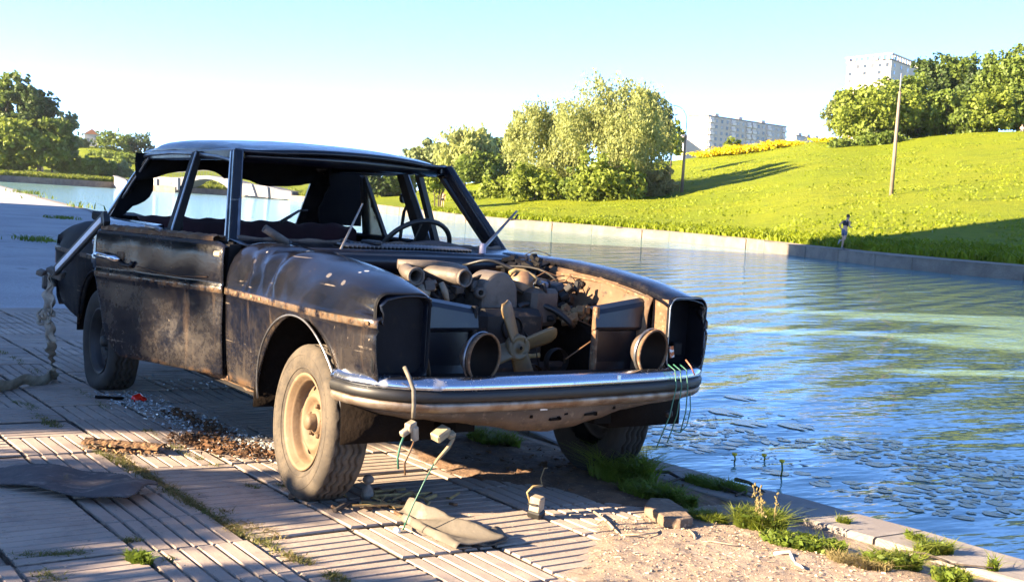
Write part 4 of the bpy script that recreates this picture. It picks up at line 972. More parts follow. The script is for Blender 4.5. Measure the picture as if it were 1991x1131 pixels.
# ---- inner wings
for side in (-1, 1):
    rows = []
    for x in np.linspace(-.52, .60, 24):
        zt = float(smooth1(x, FT)); q = []
        for t in np.linspace(0, 1, 12):
            z = zt-.03-t*.42; y = .598-.03*math.sin(t*3.1)-.05*t+.012*math.sin(x*17+t*9)+.006*math.sin(x*41)
            if t > .35: y -= .07*math.exp(-((x-.02)/.22)**2)*min(1, (t-.35)*3)
            q.append((x, y*side, z))
        rows.append(q)
    iw = MB().grid(rows, sm=True, flip=(side < 0)).build('inner_wing', M_inner, car, solid=.005)
    m = MB()     # raised flange, captive nuts, tubes
    bar(m, (-.50, .585*side, .955), (.28, .585*side, .925), .022, .022, .012, .012); bar(m, (.28, .585*side, .925), (.58, .590*side, .875), .022, .018, .012, .012)
    for x in (-.3, -.12, .08, .25, .42): m.box((x, .582*side, .90), (.018, .014, .014), ch=.003)
    m.build('flange', M_rust, iw)
    if side > 0:
        m = MB(); m.tube([(-.34, .50, .925), (-.18, .545, .935)], .022, 10); m.box((-.37, .49, .925), (.03, .05, .05), ch=.01); m.build('damper_tube', M_rust, iw)
        m = MB(); m.box((.10, .565, .90), (.05, .03, .035), (0, .3, .2), .005); m.build('bracket', M_dark, iw); m = MB(); m.box((.22, .555, .80), (.035, .035, .05), (.2, 0, .1), .004); m.build('bracket', M_dark, iw)
        # front leg of the wing (lit rusty strip)
        rows = [[(x, .555+dy-.02*math.sin(z*9), z) for dy, x in ((-.075, .36), (-.06, .385), (-.035, .395), (-.01, .385), (.0, .40), (.03, .41))] for z in np.linspace(.575, .80, 9)]
        MB().grid(rows, sm=False, flip=True).build('front_leg', M_rust, iw, solid=.004)
# ---- radiator support plates, bonnet shut panels
for side in (-1, 1):
    rows = []
    for y in np.linspace(.30, .602, 8):
        t = (y-.30)/.3; zt = .835+.045*t
        rows.append([(.50, y*side, zt-.004), (.52, y*side, zt), (.555, y*side, zt-.012), (.565, y*side, zt-.03), (.575, y*side, .755), (.570, y*side, .745), (.545, y*side, .735), (.54, y*side, .60), (.55, y*side, .53)])
    o = MB().grid(rows, sm=False, flip=(side < 0)).build('radiator_support', M_bluebk, car, solid=.004)
    m = MB(); m.box((.555, .31*side, .69), (.03, .02, .30), ch=.004); m.build('upright', M_rust if side > 0 else M_dark, o)
m = MB(); m.box((.60, 0, .545), (.10, 1.20, .05), ch=.01); m.build('lower_crossmember', M_dark, car)
# ---- bumper
BP = [(.455, -.905), (.52, -.900), (.60, -.885), (.68, -.845), (.745, -.77), (.785, -.66), (.805, -.50), (.818, -.30), (.825, 0)]
def bump_path(n=60):
    P = np.array(BP+[(x, -y) for x, y in BP[-2::-1]]); P[:, 1] *= .958; s = np.concatenate([[0], np.cumsum(np.linalg.norm(np.diff(P, axis=0), axis=1))]); t = np.linspace(0, s[-1], n)
    q = np.stack([np.interp(t, s, P[:, 0]), np.interp(t, s, P[:, 1])], 1)
    for _ in range(2): q[1:-1] = (q[:-2]+2*q[1:-1]+q[2:])/4
    return q
bp = bump_path(90); tn = np.gradient(bp, axis=0); tn /= np.linalg.norm(tn, axis=1)[:, None]; nrm = np.stack([tn[:, 1], -tn[:, 0]], 1)
def bumper_sweep(prof, jit=0):
    rows = []
    for i, (p, n) in enumerate(zip(bp, nrm)):
        dz = .018*(p[1]/.9)*.5+.010*math.exp(-((p[1]+.9)/.2)**2); k = min(1, (abs(.905)-abs(p[1]))/.08+.35)
        rows.append([(p[0]+n[0]*o*(1 if abs(p[1]) < .86 else .8), p[1]+n[1]*o*(1 if abs(p[1]) < .86 else .8), z+dz) for o, z in prof])
    return rows
bmp = MB().grid(bumper_sweep([(-.065, .584), (-.045, .592), (-.02, .591), (.0, .583), (.013, .570), (.017, .559), (.012, .550), (-.005, .546)]), sm=True, flip=True).build('front_bumper', M_chrome, car, solid=.004)
MB().grid(bumper_sweep([(-.005, .549), (.015, .545), (.021, .535), (.021, .515), (.016, .506), (-.005, .502)]), sm=True, flip=True).build('rubber_strip', M_plast, bmp)
MB().grid(bumper_sweep([(-.005, .504), (.010, .500), (.014, .492), (.010, .480), (-.004, .468), (-.02, .462), (-.05, .462)]), sm=True, flip=True).build('lower_chrome', simple('rust_pitted_chrome', (.30, .25, .20), (.17, .11, .07), 14, .45, metal=.6, bump=.3, bscale=70), bmp, solid=.003)
m = MB(); p = bp[int(90*.60)]; m.box((p[0]+.012, p[1], .574), (.012, .02, .036), (0, 0, 0), .003); m.build('joint_clip', M_chrome, bmp)
# ---- valance below the bumper
rows = []
for i in range(0, 90, 2):
    p = bp[i]; n = nrm[i]; y = p[1]
    zb = float(np.interp(y, [-.90, -.78, -.6, -.35, -.15, .0, .15, .40, .60, .90], [.455, .425, .412, .385, .352, .345, .365, .418, .44, .47]))+.003*math.sin(y*40)
    rows.append([(p[0]-n[0]*.05-.02, y-n[1]*.05, .475), (p[0]-n[0]*.045-.01, y-n[1]*.045, .455), (p[0]-n[0]*.06-.02, y-n[1]*.06, (.455+zb)/2), (p[0]-n[0]*.10-.03, y-n[1]*.09, zb)])
va = MB().grid(rows, sm=True, flip=True).build('front_valance', M_tan, car, solid=.003)
for y, z, w, h in ((-.02, .405, .055, .010), (.16, .418, .06, .009), (-.005, .408, .012, .016), (.185, .418, .012, .014), (.03, .43, .018, .02), (.10, .44, .010, .01), (-.14, .42, .01, .012), (.28, .44, .01, .012)): MB().box((.748, y, z), (.02, w, h), (.05, 0, 0)).build('slot', M_under, va)
m = MB(); m.box((.765, -.09, .452), (.006, .035, .012), (0, 0, .05)); m.build('white_scrap', simple('white_scrap', (.7, .7, .68), None), va)
# ---- round lamp shells hanging in front
M_lampin = simple('shaded_lamp_inside', (.004, .003, .0025), (.010, .006, .004), 9, .7, spec=.12)  # bowl colour near black: the shade inside the lamps is painted in
def lamp_shell(c, ax, lab, ry=.098):
    c = np.array(c); prof = [(.001, -.085), (.03, -.082), (.06, -.068), (.085, -.035), (.096, .0), (.097, .012)]
    o = MB().lathe(prof, c, ax, 36).build('lamp_shell', simple(lab+'_shell', (.12, .085, .06), (.06, .045, .035), 14, .6, metal=.3), car)
    MB().lathe([(.089, .004), (.078, -.03), (.05, -.06), (.02, -.074), (.001, -.075)], c, ax, 36).build('reflector_bowl', M_lampin, o)
    MB().lathe([(.091, .006), (.093, .013), (.097, .014), (.0995, .009), (.099, .002), (.096, .002)], c, ax, 40).build('rim', M_rust, o)
    MB().lathe([(.0985, -.010), (.1015, -.016), (.0985, -.022)], c, ax, 40).build('band', M_trim, o)
    return o
L1 = lamp_shell((.72, -.365, .655), (.92, .30, -.05), 'right_lamp')
L2 = lamp_shell((.72, .495, .665), (.95, .20, -.10), 'left_lamp')
m = MB(); m.tube([(.73, -.375, .56), (.745, -.36, .575), (.75, -.345, .555), (.76, -.335, .545)], .010, 6); m.box((.76, -.335, .545), (.018, .018, .018), (.3, .5, .2), .004); m.build('mounting_bolt', simple('orange_rust', (.38, .13, .035), (.24, .085, .03), 40, .85), L1)
# ---- cowl, scuttle grille, firewall
def cowl_x(y): return -.60-.26*(abs(y)/.78)**2.2
rows = []
for y in np.linspace(-.79, .79, 41):
    cx = cowl_x(y); k = abs(y)/.79
    rows.append([(cx-.06, y, 1.018-.012*k), (cx-.01, y, 1.020-.012*k), (cx+.06, y, 1.012-.012*k), (cx+.13, y, 1.004-.014*k), (cx+.17+.06*k, y, .998-.012*k), (cx+.176+.06*k, y, .985-.012*k), (cx+.165+.06*k, y, .965)])
cw = MB().grid(rows, sm=True, flip=False).build('cowl', M_paint, car, solid=.004)
vsm = MB().box((0, 0, 0), (.085, .007, .012), (0, 0, 0), .002).mesh('vent_slat', M_trim); vsd = MB().box((0, 0, 0), (.095, .011, .006)).mesh('vent_slot', M_under)
for k in range(34):
    y = -.36+k*.0205; x = cowl_x(y)+.088
    for me, nm, dz in ((vsd, 'vent_slot', .0035), (vsm, 'vent_slat', .008)):
        o = link(bpy.data.objects.new(nm, me), cw); o.location = (x, y+(0.0 if nm == 'vent_slot' else .010), 1.0105+dz-.012*abs(y)/.79); o.rotation_euler = (0, .11, .25)
# dirt ridge along windscreen foot
m = MB(); P = [(cowl_x(y)-.04, y, 1.024-.012*abs(y)/.79) for y in np.linspace(-.77, .77, 40)]; m.tube(P, [.012+.005*math.sin(i*1.7) for i in range(40)], 6); m.build('windscreen_seal', simple('dirty_seal', (.13, .09, .065), (.06, .045, .035), 20, .9), cw)
m = MB(); rows = [[(cowl_x(y)+.16+.06*abs(y)/.79 + (.02 if z > .9 else -.03), y, z) for z in (.975, .93, .88, .60, .34)] for y in np.linspace(-.60, .60, 13)]; m.grid(rows, sm=False); m.build('firewall', M_dark, car, solid=.005)
m = MB(); rows = [[(-.36+.05*abs(y), y, .985), (-.335+.05*abs(y), y, .978), (-.33+.05*abs(y), y, .95), (-.345+.05*abs(y), y, .90)] for y in np.linspace(-.59, .60, 15)]; m.grid(rows, sm=True); m.build('bulkhead_rail', M_bluebk, car, solid=.005)
# crumpled debris at the left rear of the engine bay
m = MB(); g = np.random.default_rng(4)
for k in range(34):
    c = np.array([-.30+.16*g.random(), .36+.24*g.random(), .90+.085*g.random()]); m.box(c, (.02+.07*g.random(), .02+.05*g.random(), .01+.02*g.random()), tuple(g.normal(size=3)*.7), .003)
tag(m.build('torn_debris', M_dark, car), kind='stuff')
# ---- pillars, roof
pz = dict(A0=(-.875, .77, 1.0), A1=(-1.255, .615, 1.43), B0=(-1.72, .775, 1.0), B1=(-1.80, .625, 1.425), C0=(-3.16, .72, .99), C1=(-2.66, .60, 1.425))
for side in (-1, 1):
    q = {k: (v[0], v[1]*side, v[2]) for k, v in pz.items()}
    m = MB(); bar(m, (q['A0'][0], q['A0'][1], .97), q['A1'], .055, .050, .075, .060, (0, 1, 0)); a = m.build('front_pillar', M_paint, car, bevel=.012)
    m = MB(); off = np.array([.03, -.012*side, 0]); bar(m, np.array((q['A0'][0], q['A0'][1], .985))+off, np.array(q['A1'])+off*.9, .012, .012, .014, .014); m.build('windscreen_trim', M_trim if side < 0 else M_plast, a)
    m = MB(); off = np.array([-.035, .02*side, 0]); bar(m, np.array((q['A0'][0], q['A0'][1], .985))+off, np.array(q['A1'])+off*.9, .014, .014, .02, .02); m.build('door_seal', M_trim if side < 0 else M_plast, a)
    m = MB(); bar(m, (q['B0'][0], q['B0'][1]-.005*side, .45), (q['B0'][0]-.01, q['B0'][1], .98), .05, .05, .14, .12, (0, 1, 0)); bar(m, (q['B0'][0], q['B0'][1], .97), q['B1'], .045, .04, .105, .07, (0, 1, 0)); b_ = m.build('centre_pillar', M_dark, car, bevel=.006)
    m = MB(); bar(m, np.array((q['B0'][0]+.045, q['B0'][1]+.022*side, .99)), np.array(q['B1'])+np.array([.032, .02*side, 0]), .006, .006, .016, .012); m.build('pillar_trim', M_trim, b_)
    # broad rear pillar
    P = []
    for t in np.linspace(0, 1, 9):
        c0 = np.array(q['C0'])*(1-t)+np.array(q['C1'])*t; w = .26*(1-t)+.10*t
        P.append([(c0[0]+w*.55, c0[1]+.012*side*(1-t), c0[2]), (c0[0]+w*.2, c0[1]+.02*side, c0[2]), (c0[0]-w*.1, c0[1]+.012*side, c0[2]), (c0[0]-w*.30, c0[1]-.03*side, c0[2]), (c0[0]-w*.42, c0[1]-.10*side, c0[2])])
    cp = MB().grid(P, sm=True, flip=(side > 0)).build('rear_pillar', M_paint, car, solid=.03, off=-1)
    m = MB(); m.tube([(P[i][0][0]+.008, P[i][0][1]+.010*side, P[i][0][2]) for i in range(9)], .0065, 6); m.build('pillar_trim', M_trim, cp)
def roof_z(x, y):
    a = float(np.interp(x, [-3.02, -2.85, -2.6, -2.2, -1.8, -1.5, -1.32, -1.18, -1.10], [1.435, 1.472, 1.498, 1.509, 1.504, 1.490, 1.474, 1.454, 1.437]))
    return a-.035*(abs(y)/.58)**2.2
rows = []
for x in np.linspace(-3.0, -1.12, 36):
    q = []
    fx = .055*(abs(x+1.12) < .4)*((1.52-abs(x))/.4)**2 if x > -1.52 else 0
    for t in np.linspace(-1, 1, 33):
        y = .61*math.sin(t*math.pi/2)**1 if False else .61*t
        z = roof_z(x, min(abs(y), .58))-(.045*((abs(y)-.54)/.07)**2 if abs(y) > .54 else 0)
        xx = x-.13*(abs(y)/.61)**2.5*max(0, (x+1.7)/.58) if x > -1.7 else x
        if x < -2.45: xx = xx+.34*(abs(y)/.61)**3*((-2.45-x)/.55)
        q.append((xx, y, max(z, 1.425)))
    rows.append(q)
rf = MB().grid(rows, sm=True, flip=True).build('roof', M_paint, car, solid=.02, off=-1)
for side in (-1, 1):
    m = MB(); m.tube([(x, .622*side, roof_z(x, .58)-.052) for x in np.linspace(-2.70, -1.30, 20)]+[(-1.2, .645*side, 1.375)], .010, 6); m.build('drip_rail', M_trim if side < 0 else M_paint, rf)
    m = MB(); bar(m, (-2.70, .60*side, 1.408), (-1.25, .60*side, 1.42), .05, .05, .055, .055); m.build('cant_rail', M_paint, rf, bevel=.01)
m = MB(); P = []
for t in np.linspace(-1, 1, 25):
    y = .605*t; x = -1.19-.13*abs(t)**2.5; P.append([(x-.01, y, roof_z(-1.20, min(abs(y), .58))-.004-.012*abs(t)), (x+.035, y, 1.432-.012*abs(t)), (x+.02, y, 1.400), (x-.03, y, 1.385), (x-.10, y, 1.40)])
m.grid(P, sm=True, flip=True); m.build('windscreen_header', M_paint, rf, solid=.006)
# hanging torn headlining (fabric sheet between the doors) and the torn rear shelf trim
def torn(name, xplane, top, px, mat, thick=.004, rag=.006):
    """ragged cloth hanging in a cross plane of the car: lower edge given by sight lines to that plane"""
    lo = [at_plane(u, v, 0, xplane) for u, v in px]; lo = sorted(lo, key=lambda p: p[1]); Y = np.array([p[1] for p in lo]); Zz = np.array([p[2] for p in lo])
    ys = np.linspace(Y[0], Y[-1], 60); rows = []
    for i, y in enumerate(ys):
        zb = np.interp(y, Y, Zz)+rag*(fbm(y*40, 3.3, 2)-.5)
        rows.append([(xplane+.03*math.sin(y*13+t*4)*t, y, top(y)+(zb-top(y))*t) for t in np.linspace(0, 1, 8)])
    return MB().grid(rows, sm=True).build(name, mat, car, solid=thick)
hl = torn('torn_headlining', -2.72, lambda y: roof_z(-2.72, min(abs(y), .58))-.03, [(262, 352), (298, 346), (330, 337), (362, 333), (395, 330), (412, 333), (424, 339), (434, 347), (446, 346), (458, 345), (475, 348), (490, 352), (505, 359), (520, 362), (560, 362), (585, 360), (600, 357), (612, 357), (618, 361), (625, 354), (640, 356), (660, 372)], M_liner)
rows = [[(-2.95+.0*t, y, 1.45-.03*t) for t in (0, 1)] for y in (-.6, .6)]
# ragged quarter lining left of the right rear window and the wide one at the far pillar
def patch(name, xplane, px, mat, dep=.03):
    P = [at_plane(u, v, 0, xplane) for u, v in px]
    return MB().prism(P, (-dep, 0, 0)).build(name, mat, car)
patch('torn_quarter_lining', -2.86, [(298, 340), (299, 352), (298, 370), (291, 383), (282, 391), (268, 398), (258, 401), (250, 409), (240, 418), (214, 424), (236, 380), (268, 325)], M_liner, .012)
patch('quarter_lining', -2.62, [(640, 352), (643, 362), (634, 378), (630, 390), (622, 402), (621, 420), (624, 436), (702, 440), (706, 322), (640, 312)], M_liner, .02)
# headliner board under the roof
m = MB(); rows = [[(x, y, roof_z(x, min(abs(y), .58))-.035-.02*(fbm(x*6, y*6, 1))) for y in np.linspace(-.58, .58, 12)] for x in np.linspace(-2.9, -1.3, 14)]; m.grid(rows, sm=True); m.build('headlining', M_liner, car)
# ---- rear body: quarter panels, deck, tail
def quarter(side):
    xs = np.concatenate([np.linspace(-3.82, -3.11, 22), np.linspace(-3.105, -2.30, 32), np.linspace(-2.28, -1.75, 8)]); rows = []
    cx, cz, r = -2.74, .32, .385
    for x in xs:
        zt = float(smooth1(x, [(-3.85, .86), (-3.75, .905), (-3.6, .935), (-3.3, .975), (-3.0, .995), (-2.6, 1.0), (-1.7, 1.0)]))
        zb = arch_z(x, cx, cz, r, (.40 if x > -2.5 else float(np.interp(x, [-3.85, -3.7, -3.3, -3.0], [.47, .43, .385, .36]))), -3.13, -2.35)
        w = .872-.05*max(0, (-x-3.2)/.65)**2
        up = [(.70, zt-.01), (.74, zt+.002), (.785, zt-.004), (.82, zt-.03), (w-.03, zt-.06), (w-.012, zt-.11), (w-.003, max(zt-.15, .80)), (w, .79), (w+.006, .785), (w+.006, .765), (w-.002, .755)]
        low = [(w-.002-.035*t*t, .755+(zb-.755)*t) for t in (.15, .35, .55, .75, .9, 1.0)]
        rows.append([(x, y*side, z) for y, z in up+low])
    q = MB().grid(rows, sm=True, flip=(side > 0)).build('rear_fender', M_paint, car, solid=.006, off=-1)
    m = MB(); m.tube([(cx+r*math.cos(a), (.868)*side-.02*side*max(0, .6-math.sin(a)), cz+r*math.sin(a)) for a in np.linspace(.25, math.pi-.05, 30)], .008, 6); m.build('arch_lip', M_paint, q)
    m = MB(); bar(m, (-3.78, .85*side, .79), (-2.8, .878*side, .79), .006, .006, .012, .012, (0, 1, 0)); m.build('trim_strip', M_trim, q)
    return q
M_paint0 = M_paint; M_paint = paint('matt_weathered_paint', .35, 2.2)
for _n in M_paint.node_tree.nodes:
    if _n.type == 'BSDF_PRINCIPLED':
        _n.inputs['Specular IOR Level'].default_value = .10
        for _l in list(_n.inputs['Roughness'].links): M_paint.node_tree.links.remove(_l)
        _n.inputs['Roughness'].default_value = .7
QR, QL = quarter(-1), quarter(1)
m = MB(); rows = [[(x, y, float(smooth1(x, [(-3.95, .80), (-3.86, .88), (-3.7, .925), (-3.5, .955), (-3.2, 1.0), (-3.0, 1.02)]))+.012*(1-(y/.7)**2)) for y in np.linspace(-.71, .71, 15)] for x in np.linspace(-3.93, -3.0, 22)]
bl = m.grid(rows, sm=True, flip=True).build('boot_lid', M_paint, car, solid=.008)
m = MB(); m.box((-3.55, -.50, 1.00), (.22, .30, .06), (0, .08, .1), .012); m.build('box_on_lid', M_dark, bl)
m = MB(); m.tube([(-3.52, -.48, 1.02), (-3.52, -.48, 1.07), (-3.51, -.475, 1.10)], [.012, .01, .016], 8); m.build('broken_stub', M_trim, bl)
m = MB(); rows = [[(x, y, z) for x, z in ((-3.90, .86), (-3.93, .80), (-3.93, .60), (-3.89, .45), (-3.82, .40))] for y in np.linspace(-.80, .80, 13)]; m.grid(rows, sm=True, flip=False); tl = m.build('tail_panel', M_paint, car, solid=.006)
m = MB(); m.box((-3.90, -.72, .72), (.08, .18, .14), ch=.02); m.build('tail_light', simple('dark_red_lens', (.10, .01, .008), None, rough=.3), tl)
rb = MB(); pr_ = [(-3.70, -.90), (-3.86, -.89), (-3.98, -.80), (-4.02, -.6), (-4.03, 0), (-4.02, .6), (-3.98, .80), (-3.86, .89), (-3.70, .90)]
rows = [[(x, y, z) for z in (.50, .53, .57, .60)] for x, y in pr_]; rb.grid(rows, sm=True); rb.build('rear_bumper', M_plast, car, solid=.03)
M_paint = M_paint0
# ---- sills, floor, wheel tubs, bulkheads
for side in (-1, 1):
    rows = [[(x, (.845+.008*math.sin(x*13))*side, .402), (x, .855*side, .385), (x, .835*side, .352+.012*vnoise(x*25, 1.0)), (x, .78*side, .335)] for x in np.linspace(-2.40, -.33, 44)]
    MB().grid(rows, sm=False, flip=(side > 0)).build('sill', M_rust, car, solid=.004)
    m = MB(); bar(m, (-2.4, .78*side, .365), (-.4, .78*side, .365), .08, .08, .06, .06, (0, 1, 0)); m.build('sill_box', M_dark, car)
m = MB(); m.box((-1.35, 0, .345), (2.3, 1.5, .03)); m.box((-3.2, 0, .50), (1.3, 1.3, .03)); m.box((.15, -.35, .40), (.9, .09, .12)); m.box((.15, .35, .40), (.9, .09, .12)); m.build('floor_pan', M_under, car)
m = MB()
for sy in (-1, 1):
    for cx, r in ((AX0, .415), (-2.74, .40)):
        m.lathe([(r, 0), (r, -.30)], (cx, .855*sy, .335), (0, sy, 0), 24, a0=-.35, a1=2*math.pi-.35)
wt = None
M_tub = simple('rusty_wheel_tub', (.010, .0065, .0045), (.006, .004, .003), 9, .95, spec=.1, bump=.6, bscale=40, bdist=.01)
for sy in (-1, 1):
    for cx, r in ((AX0, .425), (-2.74, .405)):
        tubs = MB(); rows = [[(cx+r*math.cos(a), y*sy, .345+r*math.sin(a)) for y in (.86, .60, .45)] for a in np.linspace(-.1, math.pi+.1, 20)]
        tubs.grid(rows, sm=True); tubs.add([(cx+r*math.cos(a), .45*sy, .345+r*math.sin(a)) for a in np.linspace(-.1, math.pi+.1, 20)], [tuple(range(20))]); tubs.build('wheel_tub', M_tub, car, solid=.004)
m = MB(); m.tube([(AX0, -.62, .30), (AX0, .62, .30)], .035, 10); m.tube([(-2.74, -.62, .30), (-2.74, .62, .30)], .05, 10); m.tube([(.3, -.3, .30), (-2.7, -.2, .28)], .03, 8); m.box((AX0, 0, .33), (.16, 1.0, .10), ch=.02); m.build('axle', M_under, car)
# ---- right front door, ajar
hng = np.array([-.66, -.872, 0]); dd_ = np.array([-.941, -.339, 0]); dn = np.array([.339, -.941, 0])
def door_bottom(s): return .388 if s < .755 else float(np.interp(s, [.755, .80, .836, .87, .90, .925, .945], [.388, .410, .440, .480, .53, .62, .74]))
rows = []
for s in list(np.linspace(.0, .74, 40))+list(np.linspace(.755, .945, 22)):
    zb = door_bottom(s); q = []
    s_ = s+.035*math.exp(-((s)/.03)**2)*0
    lv = [(.0, 1.0), (.012, .992), (.020, .975), (.024, .93), (.024, .87), (.022, .82), (.020, .803), (.027, .796), (.027, .774), (.020, .766)]
    lv = [(o, min(z, 1.006-.03*max(0, (.09-s)/.09))) for o, z in lv]
    lv += [(.018-.02*t*t, .766+(min(zb, .755)-.766)*t) for t in (.06, .15, .3, .45, .6, .75, .88, .96, 1.0)]
    for o, z in lv:
        e = .010*math.exp(-((s-.35)/.12)**2-((z-.62)/.10)**2)+.008*math.exp(-((s-.62)/.10)**2-((z-.90)/.06)**2)+.004*math.sin(s*25+z*18)*.4
        P = hng+dd_*s+dn*(o-e); q.append((P[0], P[1], z))
    rows.append(q)
dr = MB().grid(rows, sm=True, flip=True).build('front_door', M_door, car, solid=.005, off=-1); dr['label'] = 'dusty right front door hanging ajar'
def dp_(s, o, z): P = hng+dd_*s+dn*o; return np.array([P[0], P[1], z])
# door shell thickness, inner frame, rusty top ledge
m = MB()
for s0, s1, z0, z1 in ((.0, .03, .40, .99), (.91, .94, .76, 1.0)): m.prism([dp_(s0, -.004, z0), dp_(s1, -.004, z0), dp_(s1, -.004, z1), dp_(s0, -.004, z1)], -dn*.07)
m.prism([dp_(.0, -.004, .392), dp_(.75, -.004, .392), dp_(.75, -.004, .43), dp_(.0, -.004, .43)], -dn*.07)
m.prism([dp_(.03, -.05, .43), dp_(.9, -.05, .76), dp_(.9, -.05, 1.0), dp_(.03, -.05, 1.0)], -dn*.008); m.build('door_inner_frame', M_dark, dr)
rows = []
for s in np.linspace(.10, .935, 40):
    n_ = .004*math.sin(s*60)+.006*(fbm(s*30, 1.0, 4)-.5)
    rows.append([dp_(s, .008, 1.0), dp_(s, .006, 1.018+n_), dp_(s, -.02, 1.026+n_), dp_(s, -.045, 1.016+n_*2), dp_(s, -.062, 1.022+n_), dp_(s, -.07, 1.0)])
MB().grid(rows, sm=False, flip=False).build('window_sill', M_rust, dr, solid=.004)
m = MB(); m.box(dp_(.55, -.01, 1.034), (.10, .03, .012), (0, .1, .5), .004); m.box(dp_(.50, .0, 1.03), (.05, .02, .02), (.3, .2, .2), .004); m.build('loose_clip', M_trim, dr)
m = MB(); P = [dp_(.905, .040, .868), dp_(.90, .055, .878), dp_(.86, .062, .877), dp_(.80, .058, .872), dp_(.755, .050, .868), dp_(.735, .035, .866)]; m.tube(P, [.010, .016, .015, .013, .016, .010], 8, flat=1.0); h_ = m.build('door_handle', simple('bright_chrome', (.75, .76, .80), (.5, .5, .52), 20, .15, metal=1.0), dr)
m = MB(); m.box(dp_(.745, .028, .885), (.05, .012, .036), (0, 0, .345), .004); m.build('handle_plate', M_rust, dr)
m = MB(); m.tube([dp_(.78, .03, .866), dp_(.72, .035, .842), dp_(.66, .035, .838), dp_(.645, .035, .86)], .010, 7); m.build('handle_lever', M_plast, dr)
m = MB(); m.box(dp_(.04, .03, .945), (.05, .016, .026), (0, 0, .345), .006); m.build('hinge_bracket', M_clip, dr)
m = MB(); m.tube([dp_(.62, .03, .842), dp_(.45, .032, .826), dp_(.3, .034, .822), dp_(.10, .034, .835)], .0022, 5); m.build('dangling_wire', M_wireb, dr)
m = MB()
for s in np.linspace(.06, .92, 11): m.box(dp_(s, .030, .785), (.020, .008, .014), (0, 0, .345), .002)
tag(m.build('trim_clips', M_rust, dr), kind='stuff')
# bent-down chrome window frame fixed to the rear top corner of the door
k0 = at_plane(206, 421, 1, -1.17); k1 = CAM+(at_plane(108, 527, 1, -1.12)-CAM); kb = dp_(.90, .0, 1.03)
m = MB(); ux = k1-k0; ux /= np.linalg.norm(ux); xd = np.array([0, 0, 1.0])-ux*ux[2]; xd /= np.linalg.norm(xd)
sd = np.cross(ux, xd)
bar(m, k0, k1, .062, .062, .02, .02, xd); wf = m.build('bent_window_frame', M_plast, dr, bevel=.004)
sg = 1 if np.dot(sd, CAM-k0) > 0 else -1
m = MB(); bar(m, k0+ux*.06+sd*.012*sg-xd*.002, k1-ux*.06+sd*.012*sg-xd*.002, .028, .028, .006, .006, xd); m.build('chrome_insert', simple('painted_sky_sheen', (.82, .86, .92), (.70, .75, .82), 9, .45, metal=.0), dr)  # pale bluish non-metal colour imitates chrome reflecting the sky
m = MB(); bar(m, k0, kb, .035, .03, .03, .03, (0, 0, 1)); m.build('frame_corner', M_plast, dr)
m = MB(); c = k1; m.box(c+np.array([0, 0, -.012]), (.10, .06, .05), (.2, .3, .9), .006); m.box(c+np.array([.0, -.08, -.01]), (.04, .05, .03), (.2, .3, .9), .004); m.build('torn_bracket', simple('grey_scrap', (.15, .135, .11), (.09, .08, .07), 14, .8), dr)
K1 = k1
# right rear door (mostly behind the open front door)
rows = []
for x in list(np.linspace(-1.76, -2.35, 14))+list(np.linspace(-2.37, -2.70, 14)):
    zb = arch_z(x, -2.74, .32, .395, .40, -3.2, -2.34); zb = min(zb, .71)
    rows.append([(x, -o, z) for o, z in ((.80, 1.0), (.845, .992), (.865, .96), (.874, .90), (.878, .80), (.884, .790), (.884, .768), (.876, .76), (.872, .76+(zb-.76)*.4), (.862, .76+(zb-.76)*.8), (.855, zb))])
rd = MB().grid(rows, sm=True, flip=False).build('rear_door', M_paint, car, solid=.03, off=1)
m = MB(); m.tube([(-2.60, -.888, .885), (-2.58, -.905, .89), (-2.48, -.908, .888), (-2.44, -.89, .885)], [.008, .014, .013, .008], 8); m.build('door_handle', M_chrome, rd)
m = MB(); m.box((-2.76, -.872, .872), (.12, .012, .03), ch=.005); m.build('chrome_badge_plate', M_chrome, QR)
# left doors
for nm, x0, x1 in (('front_door', -.70, -1.68), ('rear_door', -1.76, -2.55)):
    rows = [[(x, o, z) for o, z in ((.79, 1.0), (.845, .992), (.868, .95), (.876, .88), (.878, .79), (.872, .74), (.865, .5), (.85, .39))] for x in np.linspace(x0, x1, 12)]
    o = MB().grid(rows, sm=True, flip=True).build(nm, M_paint, car, solid=.05, off=-1)
    m = MB()
    if nm == 'front_door':
        bar(m, (-1.585, .775, .99), (-1.60, .635, 1.40), .03, .03, .05, .045); bar(m, (-1.60, .635, 1.395), (-1.30, .632, 1.40), .03, .03, .03, .03); bar(m, (-.99, .77, .99), (-1.36, .64, 1.39), .02, .02, .025, .025)
        bar(m, (-1.02, .775, .99), (-1.11, .73, 1.16), .02, .02, .022, .02)
    else:
        bar(m, (-2.46, .77, .97), (-2.30, .64, 1.37), .03, .03, .055, .05); bar(m, (-2.18, .77, .97), (-2.28, .64, 1.37), .02, .02, .032, .03); bar(m, (-2.46, .77, .985), (-2.17, .77, .985), .03, .03, .03, .03); bar(m, (-2.30, .64, 1.385), (-1.83, .64, 1.392), .025, .025, .02, .02)
    fr = m.build('window_frame', M_plast, o)
    if nm == 'rear_door':
        MB().prism([(-2.43, .768, 1.0), (-2.20, .768, 1.0), (-2.285, .65, 1.345), (-2.305, .65, 1.345)], (0, .005, 0)).build('vent_glass', M_glass, o)
        m = MB(); m.box((-2.28, .70, 1.20), (.025, .006, .05), (.3, .4, 0)); m.box((-2.27, .715, 1.16), (.02, .006, .03), (.3, -.4, 0)); m.box((-2.30, .735, 1.115), (.022, .006, .02), (.3, 0, 0)); m.box((-2.26, .735, 1.11), (.02, .006, .018), (.3, 0, 0)); tag(m.build('dirt_spots', M_plast, o), kind='stuff')
